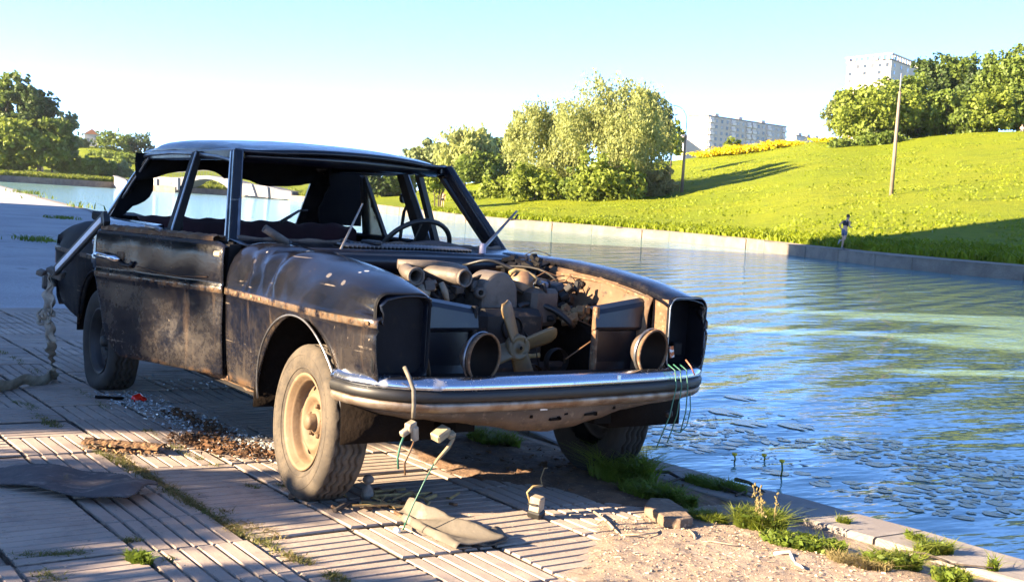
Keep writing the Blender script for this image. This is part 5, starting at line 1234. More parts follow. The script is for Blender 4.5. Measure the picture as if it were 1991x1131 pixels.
m = MB(); m.tube([(-1.80, .70, 1.24), (-1.86, .70, 1.17), (-1.90, .71, 1.05), (-1.90, .70, .95)], .012, 6, flat=.4); m.tube([(-1.86, .68, 1.25), (-1.84, .69, 1.25)], .03, 8); m.build('seat_belt', M_plast, car)
m = MB(); m.tube([(-1.79, -.70, 1.24), (-1.84, -.69, 1.17), (-1.86, -.68, 1.05), (-1.86, -.68, .95)], .014, 6, flat=.3); m.build('seat_belt', M_plast, car)
# ---- interior
rows = []
for y in np.linspace(-.72, .68, 60):
    p = .016*abs(math.sin(y*9.5))**.6+.006*math.sin(y*37)
    rows.append([(-2.62, y, .985), (-2.58, y, 1.035+p), (-2.50, y, 1.045+p), (-2.43, y, 1.02+p*.5), (-2.40+.02*math.sin(y*25), y, .90), (-2.34, y, .72), (-2.30, y, .58)])
MB().grid(rows, sm=True, flip=True).build('rear_seat', M_seat, car)
m = MB(); m.box((-2.15, 0, .55), (.5, 1.36, .16), ch=.04)
for y in (-.38, .38):
    m.box((-1.42, y, .55), (.5, .5, .15), ch=.04)
m.build('seat_cushion', M_seat, car)
rows = []
for y in np.linspace(-.66, .62, 50):
    p = .012*math.sin(y*11)+.008*math.sin(y*29); t = .985+.01*p+(.05*max(0, (y-.0)/.6) if y > 0 else 0)
    rows.append([(-1.76, y, .60), (-1.76, y, t-.03), (-1.72, y, t+p), (-1.66, y, t-.01+p), (-1.62, y, .80), (-1.60, y, .60)])
m = MB(); rows = [[(-3.02, y, 1.0), (-2.62, y, 1.0)] for y in np.linspace(-.7, .7, 4)]; m.grid(rows); m.box((-2.98, 0, .76), (.02, 1.4, .55)); m.build('parcel_shelf', M_liner, car)
rows = [[(-1.02, y, .80), (-1.0, y, .97), (-.95, y, 1.0+.012*math.exp(-((y-.32)/.16)**2)), (-.86, y, 1.012+.03*math.exp(-((y-.32)/.16)**2)), (-.74, y, 1.0)] for y in np.linspace(-.70, .70, 30)]
MB().grid(rows, sm=True, flip=True).build('dashboard', simple('sunbleached_dash', (.05, .035, .03), (.085, .055, .045), 7, .8), car)
# instrument hood
MB().lathe([(.001, 0), (.05, .004), (.075, -.012), (.082, -.05)], (-.83, .34, 1.0), (.35, 0, 1), 18).build('instrument_hood', simple('pinkish_dust_hood', (.19, .13, .11), (.10, .07, .06), 9, .8), car)
sc_ = np.array([-1.06, .325, .975]); sa = np.array([-.80, 0.0, .60]); sa /= np.linalg.norm(sa); sx, sy_, _ = ortho(sa)
m = MB(); m.tube([sc_+.205*(math.cos(a)*sx+math.sin(a)*sy_) for a in np.linspace(0, 2*math.pi, 37)], .0135, 8, cap=False); sw = m.build('steering_wheel', M_plast, car)
up_ = np.array([0, 0, 1.0])-sa*sa[2]; up_ /= np.linalg.norm(up_); rt_ = np.cross(sa, up_)
m = MB(); m.lathe([(.001, .02), (.05, .02), (.065, -.01), (.05, -.04)], sc_, sa, 16)
bar(m, sc_, sc_+up_*.2, .06, .05, .018, .012, rt_); bar(m, sc_, sc_+rt_*.2-up_*.02, .05, .04, .018, .012, up_); bar(m, sc_, sc_-rt_*.2-up_*.02, .05, .04, .018, .012, up_); m.tube([sc_-sa*.02, sc_-sa*.25], .03, 10); m.build('hub', M_plast, sw)
# ---- wipers and the dirty tube on the scuttle
def wip(p0, p1, name, mat, r0, r1):
    p0, p1 = np.array(p0), np.array(p1); return MB().tube([p0, p0*.96+p1*.04, p1], [r0*1.6, r0, r1], 8).build(name, mat, car)
w1 = wip((-.50, -.395, .985), (-.50, -.289, 1.213), 'wiper_arm', simple('pale_dusty_steel', (.36, .31, .26), (.26, .22, .18), 20, .6, metal=.3), .0065, .004)  # first arm in paler, warmer steel than the second
w2 = wip((-.52, .41, 1.02), (-.50, .590, 1.222), 'wiper_arm', M_trim, .010, .006)
m = MB(); m.tube([(-.50, .55, 1.175), (-.49, .575, 1.18), (-.49, .592, 1.205)], .005, 6); m.build('wiper_hook', M_plast, w2); m = MB(); m.lathe([(.001, .03), (.012, .028), (.017, .015), (.018, -.02)], (-.52, .41, 1.02), (0, 0, 1), 10); m.build('pivot_cap', simple('violet_grey_cap', (.28, .26, .33), None, rough=.4), w2)
p0, p1 = np.array([-.66, -.705, 1.072]), np.array([-.66, -.590, 1.008]); o = MB().tube([p0, p1], .017, 14, cap=False).build('dirty_tube', simple('grimy_grey_metal', (.13, .105, .085), (.075, .06, .05), 22, .75), car, solid=.004)
m = MB(); m.tube([p1, p1+(p1-p0)*.12], .019, 12); m.tube([p1, p1+np.array([.02, .12, -.015])], .005, 6); m.build('tube_boot', M_plast, o)
m = MB(); m.box((-.56, -.20, 1.03), (.12, .05, .022), (0, 0, .15), .008); m.box((-.62, -.30, 1.026), (.06, .04, .02), (0, .2, .5), .005); m.build('scuttle_scrap', M_bluebk, car)
m = MB(); m.tube([(-2.3, .10, 1.06), (-2.55, .33, 1.13)], [.012, .008], 6); m.tube([(-2.55, .33, 1.13), (-2.58, .40, 1.135)], .006, 5); m.build('rear_wiper_rod', M_plast, car)
m = MB(); m.tube([(-.45, .62, 1.0), (-.42, .66, 1.03), (-.38, .70, 1.02), (-.33, .73, .99)], .0025, 5); m.build('aerial_wire', M_wirek, car)
# ---- engine
en = bpy.data.objects.new('engine', None); link(en, car)
MB().box((-.02, .06, .62), (.66, .34, .36), (0, 0, 0), .03).build('block', M_engine, en)
MB().box((-.16, .09, .82), (.50, .22, .07), (0, 0, 0), .025).build('valve_cover', M_engine, en)
# arched alloy housing
arc = [(.19, .042+.094*math.cos(a), .858+.098*math.sin(a)) for a in np.linspace(0, math.pi, 19)]
arc = [(.19, .150, .70)]+arc+[(.19, -.058, .70)]
ad = MB(); ad.prism([(x+.02, y, z) for x, y, z in arc][::-1], (-.15, 0, 0), sm=False); ad.build('alloy_housing', M_alu, en, bevel=.014)
m = MB()
for z in (.80, .84): m.tube([(.123, -.03, z), (.123, .11, z)], .003, 5)
# intake pipes
def pipe(pts, r, mat, name, par=en, wall=.008):
    o = MB().tube(pts, r, 16, cap=False).build(name, mat, par, solid=wall, off=-1); return o
pipe([(.18, -.372, .926), (.10, -.36, .932), (.02, -.33, .938), (-.12, -.26, .945)], [.033, .031, .030, .030], M_alu, 'intake_pipe')
MB().lathe([(.030, .0), (.036, .004), (.040, -.002), (.040, -.012), (.034, -.015)], (.185, -.373, .926), (.97, -.12, 0), 20).build('pipe_flange', M_alu, en)
pipe([(.22, -.155, .925), (.14, -.165, .928), (.06, -.19, .93), (-.06, -.23, .935)], [.036, .038, .036, .034], M_alu, 'air_horn')
MB().lathe([(.031, .0), (.037, .004), (.040, -.002), (.040, -.012), (.035, -.015)], (.225, -.154, .925), (.98, .12, 0), 22).build('pipe_flange', M_alu, en)
m = MB(); m.tube([(-.04, -.34, .962), (.02, -.18, .966), (-.02, -.06, .955), (-.06, .02, .94)], .022, 10); m.build('fuel_rail', M_alu, en)
m = MB(); g = np.random.default_rng(9)
for k in range(26):
    c = np.array([-.02+.18*g.random(), -.38+.36*g.random(), .84+.07*g.random()])
    if g.random() < .5: m.tube([c, c+g.normal(size=3)*.035], .007+.009*g.random(), 8)
    else: m.box(c, tuple(.015+.035*g.random(3)), tuple(g.normal(size=3)*.5), .004)
tag(m.build('carburettor_parts', M_alu, en), kind='stuff')
m = MB()
for k in range(20):
    c = np.array([-.10+.2*g.random(), -.40+.36*g.random(), .80+.08*g.random()]); m.box(c, tuple(.03+.05*g.random(3)), tuple(g.normal(size=3)*.4), .006)
tag(m.build('manifold', M_engine, en), kind='stuff')
MB().lathe([(.012, .02), (.026, .02), (.026, -.03), (.018, -.05)], (.20, -.058, .862), (.9, -.35, .1), 14).build('hose_stub', M_alu, en)
m = MB(); m.lathe([(.001, .03), (.02, .028), (.034, .01), (.036, -.02), (.02, -.04)], (.12, -.30, .855), (.8, -.3, .3), 14); m.tube([(.16, -.235, .90), (.17, -.22, .865), (.165, -.20, .82)], [.012, .016, .010], 10); m.build('oval_cap', M_clip, en)
# accessories on the left
MB().box((.14, .285, .80), (.16, .16, .17), (0, 0, .1), .02).build('pump_body', M_alu, en)
MB().lathe([(.001, .055), (.03, .05), (.055, .025), (.065, -.01), (.06, -.04)], (.10, .235, .905), (0, 0, 1), 18).build('brown_dome', simple('brown_bakelite', (.20, .12, .06), (.12, .07, .04), 18, .5), en)
m = MB(); m.tube([(.10, .16, .945), (.10, .19, .958), (.11, .225, .957), (.14, .265, .935), (.16, .29, .905)], .0105, 9); m.build('fuel_hose', M_hose, en)
m = MB(); m.box((.12, .29, .90), (.09, .10, .03), (0, .1, .2), .008); m.build('bluish_lid', simple('blue_grey_metal', (.14, .16, .20), None, rough=.4, metal=.5), en)
m = MB()
for k in range(46):
    c = np.array([-.10+.32*g.random(), .20+.30*g.random(), .74+.17*g.random()])
    if g.random() < .55: m.tube([c, c+np.clip(g.normal(size=3), -1, 1)*.035, c+np.clip(g.normal(size=3), -1, 1)*.045], .004+.008*g.random(), 6)
    else: m.box(c, tuple(.015+.04*g.random(3)), tuple(g.normal(size=3)*.6), .004)
tag(m.build('accessory_clutter', M_engine, en), kind='stuff')
m = MB()
for k in range(46):
    c = np.array([.16+.12*g.random(), .36+.13*g.random(), .745+.06*g.random()]); m.box(c, tuple(.012+.03*g.random(3)), tuple(g.normal(size=3)), .003)
m.build('dry_leaves_and_rust', simple('dry_rust_leaves', (.20, .13, .06), (.12, .065, .028), 40, .9), en)['kind'] = 'stuff'
m = MB(); m.box((.10, .41, .86), (.10, .10, .09), (.2, .1, .4), .02); m.box((.05, .37, .89), (.08, .08, .04), (.5, .1, .4), .012); m.build('crumpled_cover', M_plast, en)
m = MB()
for a in range(7):
    P = [np.array([.02+.1*g.random(), .30+.06*a*.5, .90])]; 
    for k in range(6): P.append(P[-1]+np.array([.02*g.normal(), .03+.015*g.normal(), .022*g.normal()]))
    m.tube(P, .0028, 5)
tag(m.build('loose_wiring', M_wireb, en), kind='stuff')
m = MB(); m.tube([(.24, .34, .80-.0), (.28, .45, .745), (.36, .54, .70)], .003, 5); m.tube([(.44, .25, .60), (.44, .40, .685), (.42, .55, .715)], .0035, 5); m.build('bonnet_cable', M_wireb, en)
m = MB(); m.box((.30, .10, .52), (.06, .5, .10), ch=.02); m.lathe([(.07, .02), (.075, 0), (.07, -.02)], (.36, .12, .50), (1, 0, 0), 20); m.lathe([(.055, .02), (.06, 0), (.055, -.02)], (.36, .26, .58), (1, 0, 0), 20); m.build('pulleys', M_engine, en)
# hoses, bolts and leads over the engine
g = np.random.default_rng(23)
for k, (p, q, r_) in enumerate((((.05, -.30, .88), (.22, -.05, .80), .011), ((.10, -.10, .90), (.16, .20, .86), .008), ((-.10, .25, .93), (.20, .42, .80), .012), ((.20, .16, .80), (.26, .38, .72), .014), ((-.25, -.10, .93), (.05, -.38, .86), .007), ((-.20, .30, .95), (.12, .50, .86), .006), ((.24, .0, .70), (.34, .22, .60), .012), ((-.28, .12, .95), (.02, .34, .92), .008))):
    p, q = np.array(p), np.array(q); w = [p+(q-p)*t+np.array([.03*math.sin(t*5+k), .02*math.cos(t*4+k), (.05 if k % 2 else -.04)*math.sin(math.pi*t)]) for t in np.linspace(0, 1, 12)]
    MB().tube(w, r_, 8).build('hose', (M_plast, M_engine, M_hose, M_plast)[k % 4] if k != 2 else M_plast, en)
for a in np.linspace(.15, math.pi-.15, 7): MB().lathe([(.0075, 0), (.0075, .007), (.001, .008)], (.192, .042+.083*math.cos(a), .858+.087*math.sin(a)), (1, 0, 0), 6, sm=False).build('bolt', M_engine, en)
m = MB(); m.box((.195, .046, .80), (.012, .10, .012), ch=.003); m.lathe([(.028, 0), (.028, .006), (.020, .010), (.001, .010)], (.19, .05, .845), (1, 0, 0), 18); m.build('housing_boss', M_alu, en)
m = MB(); m.lathe([(.05, .012), (.055, .006), (.045, 0), (.055, -.006), (.05, -.012), (.02, -.014)], (.31, .045, .72), (1, 0, 0), 22); m.build('belt_pulley', M_engine, en)
m = MB(); m.tube([(.30, .10, .72), (.33, .16, .65), (.345, .18, .55)], .006, 5, flat=.5); m.build('drive_belt', M_plast, en)
# fan: four twisted blades
fh = np.array([.47, -.032, .659]); fn = bpy.data.objects.new('cooling_fan', None); link(fn, car)
MB().lathe([(.001, .028), (.012, .028), (.012, .018), (.036, .016), (.044, .022), (.054, .018), (.057, -.01), (.045, -.03)], fh, (1, 0, 0), 28).build('fan_hub', M_fan, fn)
MB().lathe([(.001, .030), (.008, .030)], fh, (1, 0, 0), 12).build('hub_bolt', M_under, fn)
for ang in (112, 17, 202-4, 292):
    a = math.radians(ang); d = np.array([0, math.cos(a), math.sin(a)]); t = np.array([0, -math.sin(a), math.cos(a)])
    rows = []
    for r in np.linspace(.030, .205, 10):
        w = np.interp(r, [.03, .06, .12, .17, .19, .205], [.072, .076, .080, .082, .074, .045]); tw_ = .55-.9*(r-.03)
        rows.append([fh+d*r+t*w*(q-.5)*math.cos(tw_)+np.array([1, 0, 0])*(w*(q-.5)*math.sin(tw_)+.008*math.sin(q*math.pi)) for q in np.linspace(0, 1, 7)])
    MB().grid(rows, sm=True).build('fan_blade', M_fan, fn, solid=.007)
# ---- wheels
def wheel(pos, steer, tyre_m, rim_m, flat=0.0, camber=0.0, side=-1):
    w = bpy.data.objects.new('wheel', None); link(w, car); w.location = pos; w.rotation_euler = (camber, 0, steer)
    prof = [(.185, .058), (.198, .066), (.215, .076), (.240, .085), (.262, .089), (.285, .088), (.300, .082), (.308, .074), (.3135, .066), (.3155, .056), (.3155, .050), (.304, .048), (.304, .038), (.316, .036), (.3165, .022), (.308, .020), (.308, .013), (.317, .011)]
    prof = prof+[(r, -h) for r, h in prof[::-1]]
    n = 112
    def jag(j, k, r, h):
        if abs(h) < .06: h += .0055*(1 if (k//2) % 2 else -1)
        if .064 < abs(h) < .082 and r > .30 and (k % 4) in (0, 1): r -= .011
        if flat:
            a = 2*math.pi*k/n
        return r, h
    ax = (0, side, 0)
    ty = MB().lathe(prof, (0, 0, 0), ax, n, jag=jag)
    if flat:
        V = []
        for p in ty.v:
            z = p[2]; y = p[1]
            if z < -.16: q = (-.16-z)/.16; y *= 1+.28*q; z = -.16-(.158-flat)*min(1, q*1.08)
            V.append((p[0], y, z))
        ty.v = V
    t = ty.build('tyre', tyre_m, w)
    m = MB()
    for r in (.222, .272): m.lathe([(r-.003, .0), (r, .0035), (r+.003, 0)], (0, side*(.0795 if r < .25 else .0888), 0), ax, 64)
    if not flat: tag(m.build('sidewall_rib', tyre_m, w), kind='stuff')
    rp = [(.196, .066), (.200, .073), (.194, .076), (.184, .070), (.178, .055), (.172, .050), (.168, .044), (.164, .020), (.158, .004), (.145, .006), (.128, .018), (.118, .028), (.108, .033), (.098, .030), (.088, .018), (.078, .008), (.066, .004), (.056, .004), (.050, .012), (.046, .022), (.001, .022)]
    r = MB().lathe(rp, (0, 0, 0), ax, 64).build('rim', rim_m, w)
    MB().lathe([(.034, .02), (.034, .050), (.028, .058), (.015, .062), (.001, .063)], (0, 0, 0), ax, 24).build('hub_cap', rim_m, w)
    for k in range(5):
        a = k*2*math.pi/5+.3; MB().lathe([(.011, 0), (.011, .016), (.007, .022), (.001, .022)], (.064*math.cos(a), side*.004, .064*math.sin(a)), ax, 6, sm=False).build('wheel_bolt', rim_m, w)
    for k in range(10):
        a = k*2*math.pi/10; c = (.137*math.cos(a), side*.0125, .137*math.sin(a)); MB().lathe([(.0105, 0), (.0105, .003), (.001, .0032)], c, (.35*math.cos(a), side, .35*math.sin(a)), 10).build('vent_hole', M_under, w)
    return w
wheel((.14, -.765, .317), -.05, M_tyre, M_rim, camber=-.05, side=-1)
wheel((.085, .735, .317), -.05, M_tyred, M_rimd, side=1)
wheel((-2.74, -.765, .285), 0.0, simple('grey_dusty_tyre', (.020, .018, .016), (.034, .030, .026), 7, .9, bump=.4, bscale=60), M_rimd, flat=.034, side=-1)
wheel((-2.74, .735, .30), 0.0, M_tyred, M_rimd, side=1)
# ---- wires dangling from the bumper
hw = MB(); hw.tube([(.78, -.745, .635), (.815, -.742, .60), (.838, -.735, .56), (.835, -.728, .50), (.83, -.725, .455)], .008, 7); hr = hw.build('wiring_harness', simple('grey_harness', (.14, .12, .09), (.08, .07, .055), 30, .7), car)
m = MB(); m.box((.832, -.735, .425), (.03, .04, .035), (.3, .2, .4), .004); m.box((.835, -.718, .398), (.022, .026, .055), (.2, .1, .2), .004); m.box((.83, -.755, .405), (.024, .04, .022), (.5, .2, .2), .004); m.build('connector', M_clip, hr)
m = MB(); m.tube([(.83, -.755, .40), (.835, -.775, .36), (.83, -.78, .31), (.83, -.775, .27)], .0042, 6); m.build('green_lead', M_wireg, hr)
m = MB(); m.tube([(.835, -.718, .37), (.835, -.735, .33), (.83, -.75, .29), (.83, -.745, .245)], .004, 6); m.build('brown_lead', M_wireb, hr)
m = MB(); m.box((.76, -.56, .375), (.05, .07, .035), (.5, .2, .3), .006); m.box((.77, -.52, .37), (.03, .03, .03), (.2, .5, .3), .006); h2 = m.build('torn_plug', simple('dirty_plug', (.24, .21, .13), (.15, .13, .09), 30, .7), car)
m = MB(); m.tube([(.78, -.515, .36), (.785, -.54, .325), (.79, -.585, .285), (.79, -.60, .265)], [.007, .008, .006, .004], 7); m.build('taped_lead', simple('rusty_tape', (.28, .18, .09), (.2, .2, .12), 40, .8, lo=.45, hi=.55), h2)
m = MB(); m.tube([(.79, -.60, .27), (.79, -.64, .20), (.79, -.68, .12), (.76, -.70, .02), (.70, -.66, .008), (.60, -.60, .006)], .0028, 5); m.build('green_lead', M_wireg, h2)
m = MB()
for dy, dz, l in ((0, 0, .17), (.035, 0, .13), (-.03, .01, .19)):
    y = .56+dy; m.tube([(.79, y, .62), (.825, y+.01, .60), (.835, y+.015, .53), (.83, y+.005+dy*.4, .46-l*.3), (.82, y-.03+dy, .46-l)], .0028, 5)
m.tube([(.82, .56, .34), (.82, .60, .33), (.825, .63, .36), (.83, .64, .43), (.825, .635, .50)], .0026, 5); m.build('wire_loops', M_wireg, car)
m = MB(); m.box((.80, .545, .41), (.025, .03, .03), (.4, .3, 0), .005); m.build('wire_plug', M_plast, car)
m = MB(); m.tube([(.80, .62, .64), (.83, .625, .615), (.84, .64, .58)], .0035, 5); m.build('copper_wire', simple('copper_wire', (.42, .17, .10), None, rough=.4, metal=.5), car)
# ------------------------------------------------------------------ things lying around
def gpt(u, v, z=0.0): return at_ground(u, v, z)
# strap hanging from the bent frame to the ground
M_strap = simple('dirty_webbing', (.34, .31, .25), (.24, .215, .17), 24, .9, bump=.5, bscale=160, bdist=.003)
st = thing('strap', (K1[0], K1[1], 0.0), 'dirty grey webbing strap knotted to the bent window frame and trailing over the slabs', 'strap')
gp = [gpt(u, v) for u, v in ((104, 738), (92, 746), (60, 749), (30, 754), (0, 760), (-30, 770))]
o_ = np.array([K1[0], K1[1], 0])
def ribbon(name, P, w, side_fn, mat, par, th=.004):
    rows = []
    for i, p in enumerate(P):
        s = side_fn(i/(len(P)-1)); s = s/np.linalg.norm(s); rows.append([p-o_-s*w/2, p-o_+s*w/2*.1+np.array([0, 0, 0]), p-o_+s*w/2])
    return MB().grid(rows, sm=True).build(name, mat, par, solid=th)
top = np.array([K1[0], K1[1]-.03, K1[2]-.02]); kn = gpt(92, 610); 
def sight(u, v, dref):  # point on the sight line at the camera distance of dref
    r = ray(u, v); return CAM+r*np.dot(dref-CAM, AX[2])
kz = [sight(u, v, top) for u, v in ((97, 530), (97, 550), (93, 572), (96, 596), (93, 615), (96, 640), (98, 665))]
P2 = [kz[-1]*(1-t)+gp[0]*t+np.array([0, 0, .0]) for t in np.linspace(0, 1, 14)]
rt = AX[0]
def twisted(name, P, w, turns, ph, par=st, th=.0035):
    Q = [P[i]*(1-t)+P[i+1]*t for i in range(len(P)-1) for t in np.linspace(0, 1, 7)[:-1]]+[P[-1]]; rows = []; n = len(Q)
    for i, p in enumerate(Q):
        t = i/(n-1); a = ph+turns*2*math.pi*t+.25*math.sin(t*9); ww = w*(.75+.35*vnoise(t*8, ph)); s_ = (rt*math.cos(a)+AX[2]*math.sin(a)); q = p-o_+rt*.008*math.sin(t*31+ph)
        k = np.cross(s_, np.array([0, 0, 1.0]))*.004*math.sin(t*40)
        rows.append([q-s_*ww/2, q-s_*ww/4+k, q+s_*ww/4-k, q+s_*ww/2])
    return MB().grid(rows, sm=True).build(name, mat_, par, solid=th)
mat_ = M_strap
twisted('hanging_length', [kz[-1]]+P2[2:], .062, .55, .2)
twisted('knotted_length', kz, .060, 1.1, .9); twisted('knotted_length', [q+rt*.012 for q in kz], .040, -.9, 2.2)
k = kz[4]-o_
for (dx, dz, r_, ph) in ((0, 0, .030, 0), (-.03, .015, .024, 1), (-.035, -.02, .020, 2)):
    MB().tube([k+rt*(dx+r_*math.cos(a+ph))+AX[2]*.018*math.sin(2*a)+np.array([0, 0, dz+r_*1.2*math.sin(a+ph)]) for a in np.linspace(0, 5.6, 18)], .013, 7, flat=.6).build('knot', M_strap, st)
gpp = [gp[i]*(1-t)+gp[i+1]*t for i in range(len(gp)-1) for t in np.linspace(0, 1, 5)[:-1]]
ribbon('trailing_length', [p+np.array([0, 0, .030+.014*math.sin(i*.8)]) for i, p in enumerate(gpp)], .085, lambda t: np.array([.45, -.1, .9+.3*math.sin(t*9)]), M_strap, st)
# rubber mat at the left
M_rub = simple('grey_floor_mat', (.085, .072, .07), (.055, .05, .052), 7, .9, bump=.7, bscale=45, bdist=.006, layers=[((.17, .145, .125), 18, .55, .72)])
def sheet(name, px, label, cat, mat, res=46, zfn=None, th=.006):
    Pp = [tuple(gpt(u, v)[:2]) for u, v in px]; xs = [p[0] for p in Pp]; ys = [p[1] for p in Pp]; c = np.array([np.mean(xs), np.mean(ys)])
    gx, gy = np.meshgrid(np.linspace(min(xs), max(xs), res), np.linspace(min(ys), max(ys), res), indexing='ij')
    wob = .018*(fbm(gx*14, gy*14, 8)-.5); ins = inpoly(gx+wob, gy+wob, Pp)
    z = zfn(gx, gy); V = []; idx = -np.ones(gx.shape, int)
    for i in range(res):
        for j in range(res):
            idx[i, j] = len(V); V.append((gx[i, j]-c[0], gy[i, j]-c[1], z[i, j]))
    F = [(idx[i, j], idx[i+1, j], idx[i+1, j+1], idx[i, j+1]) for i in range(res-1) for j in range(res-1) if ins[i, j] and ins[i+1, j+1] and ins[i+1, j] and ins[i, j+1]]
    m = MB().add(V, F, True); o = m.build(name, mat, None, solid=th); o.location = (c[0], c[1], 0); return tag(o, label, cat)
sheet('floor_mat', [(-60, 930), (0, 914), (70, 915), (140, 918), (200, 925), (240, 936), (258, 946), (300, 948), (307, 955), (285, 964), (262, 980), (245, 985), (180, 978), (90, 964), (0, 948), (-60, 938)], 'torn grey rubber floor mat lying flat at the left edge of the paving', 'mat', M_rub, 90,
      lambda x, y: .012+.022*fbm(x*6, y*6, 12)+.012*np.sin(y*16+x*5)+.03*np.exp(-((x+.12)/.10)**2-((y+1.5)/.12)**2))
# curled rubber sheet in front of the wheel
rl = thing('rubber_sheet', tuple(gpt(880, 1010)), 'olive grey rubber sheet half rolled up on the slabs in front of the car', 'rubber sheet')
R0 = np.array(rl.location)
M_roll = simple('olive_rubber', (.115, .098, .076), (.08, .068, .053), 9, .8, bump=.5, bscale=50, layers=[((.17, .145, .112), 16, .56, .72), ((.05, .043, .036), 30, .60, .74)])
A = at_ground(803, 968, .095); B = at_ground(982, 1038, .045); C_ = at_ground(793, 998, .034); D_ = at_ground(884, 1047, .030)
rows = []
for t in np.linspace(0, 1, 34):
    far_ = A+(B-A)*t; nr_ = C_+(D_-C_)*t**1.0; nr_ = nr_+(B-A)*.10*max(0, t-.6)/.4; d_ = nr_-far_; L_ = np.linalg.norm(d_); d_ /= L_; q = []
    far_ = far_+d_*.02*(vnoise(t*11, 3.)-.3)+(B-A)*.012*(vnoise(t*5, 1.)-.5)
    for f in np.linspace(0, 1, 16): q.append(far_+d_*L_*f+np.array([0, 0, -.018*math.sin(math.pi*f)+.006*math.sin(t*11+f*6)]))
    r0 = .024+.008*t; dh = np.array([d_[0], d_[1], 0]); dh /= np.linalg.norm(dh)
    for a in np.linspace(.25, 4.4, 16)[1:]: q.append(nr_+dh*r0*math.sin(a)+np.array([0, 0, r0*(math.cos(a)-1)+.004]))
    rows.append([p-R0+np.array([0, 0, max(0, .006-p[2])]) for p in q])
MB().grid(rows, sm=True).build('rolled_sheet', M_roll, rl, solid=.004)
f0, f1, f2, f3 = at_ground(806, 968, .085), at_ground(796, 966, .06), at_ground(772, 1000, .006), at_ground(812, 1006, .006)
rows = [[f0*(1-s)*(1-t)+f1*s*(1-t)+f3*(1-s)*t+f2*s*t-R0+np.array([0, 0, .012*math.sin(3*s+4*t)*t*(1-t)*4]) for s in np.linspace(0, 1, 8)] for t in np.linspace(0, 1, 10)]
MB().grid(rows, sm=True).build('lower_flap', M_roll, rl, solid=.004)
g0, g1, g2, g3 = at_ground(960, 1024, .03), at_ground(990, 1040, .012), at_ground(985, 1056, .008), at_ground(925, 1056, .008)
rows = [[g0*(1-s)*(1-t)+g1*s*(1-t)+g3*(1-s)*t+g2*s*t-R0+np.array([0, 0, .010*math.sin(5*s+3*t)]) for s in np.linspace(0, 1, 9)] for t in np.linspace(0, 1, 7)]
MB().grid(rows, sm=True).build('torn_end', M_roll, rl, solid=.004)
# brown rotten board left of the front wheel
b0, b1 = gpt(165, 866), gpt(315, 878); bd = thing('rotten_board', tuple((b0+b1)/2), 'crumbling brown board lying on the slabs left of the front wheel', 'board')
rows = []; dv = (b1-b0); Lb = np.linalg.norm(dv); dv /= Lb; nn = np.array([-dv[1], dv[0], 0])
for t in np.linspace(-.5, .5, 40):
    q = []
    for s in np.linspace(-1, 1, 9):
        edge = .055+.02*(vnoise(t*22, 4.)-.5); q.append(dv*Lb*t+nn*s*edge+np.array([0, 0, .014+.016*fbm(t*24, s*3, 6)+.010*(1-s*s)]))
    rows.append(q)
MB().grid(rows, sm=False).build('board', simple('rotten_wood', (.19, .105, .045), (.11, .06, .03), 22, .95, bump=.9, bscale=60, bdist=.01, layers=[((.30, .19, .09), 40, .56, .7)]), bd, solid=.008)
m = MB(); g = np.random.default_rng(3)
for k in range(50): c = dv*Lb*(g.random()-.45)+nn*(.05+.06*g.random())*(1 if g.random() < .5 else -1); m.box((c[0], c[1], .008), (.01+.02*g.random(), .008+.01*g.random(), .006), tuple(g.normal(size=3)*.4))
m.build('crumbs', simple('wood_crumbs', (.13, .065, .03), (.22, .13, .06), 60, .95), bd)
# thin dark rod and red lens fragment
p, q = gpt(185, 775), gpt(240, 778); o = MB().tube([p+np.array([0, 0, .012]), q+np.array([0, 0, .012])], .009, 7).build('metal_rod', M_under); tag(o, 'thin black metal rod lying on the slabs beside the glass splinters', 'rod')
c = gpt(267, 779); o = MB().box((0, 0, .018), (.045, .06, .03), (.3, .5, .4), .008).box((.02, .03, .012), (.03, .03, .018), (.1, .5, .9), .004).build('lens_fragment', simple('red_lens_plastic', (.65, .02, .01), None, rough=.25)); o.location = c; tag(o, 'bright red tail light fragment lying among the glass splinters', 'lens fragment')
# glass splinters (uncountable)
M_gl = NB('glass_splinters'); gg = M_gl.n('ShaderNodeNewGeometry'); M_gl.set(Base_Color=M_gl.mix(gg.outputs['Random Per Island'], (.22, .25, .25), (.62, .66, .68)), Roughness=.12); M_gl.p.inputs['Specular IOR Level'].default_value = .8; M_gl = M_gl.m
def scatter(px, n, seed, wid):
    g = np.random.default_rng(seed); P = np.array([gpt(u, v)[:2] for u, v in px]); s = np.concatenate([[0], np.cumsum(np.linalg.norm(np.diff(P, axis=0), axis=1))]); t = g.random(n)*s[-1]
    x = np.interp(t, s, P[:, 0])+g.normal(size=n)*wid; y = np.interp(t, s, P[:, 1])+g.normal(size=n)*wid; return np.stack([x, y, np.zeros(n)], 1)
def chips(name, P, smin, smax, mat, seed, flat=.5, zoff=.002, parent=None):
    g = np.random.default_rng(seed); n = len(P); s = (smin+(smax-smin)*g.random(n)**2)[:, None, None]
    T = g.normal(size=(n, 4, 3)); T /= np.linalg.norm(T, axis=2)[:, :, None]; T[:, :, 2] *= flat; T *= s; T[:, :, 2] -= T[:, :, 2].min(1)[:, None]; V = T+P[:, None, :]+np.array([0, 0, zoff])
    Q = np.stack([V[:, [0, 1, 2]], V[:, [0, 2, 3]], V[:, [0, 3, 1]], V[:, [1, 3, 2]]], 1).reshape(-1, 3)
    o = ob(name, npmesh(name, Q, 3, mat), parent); return tag(o, kind='stuff')
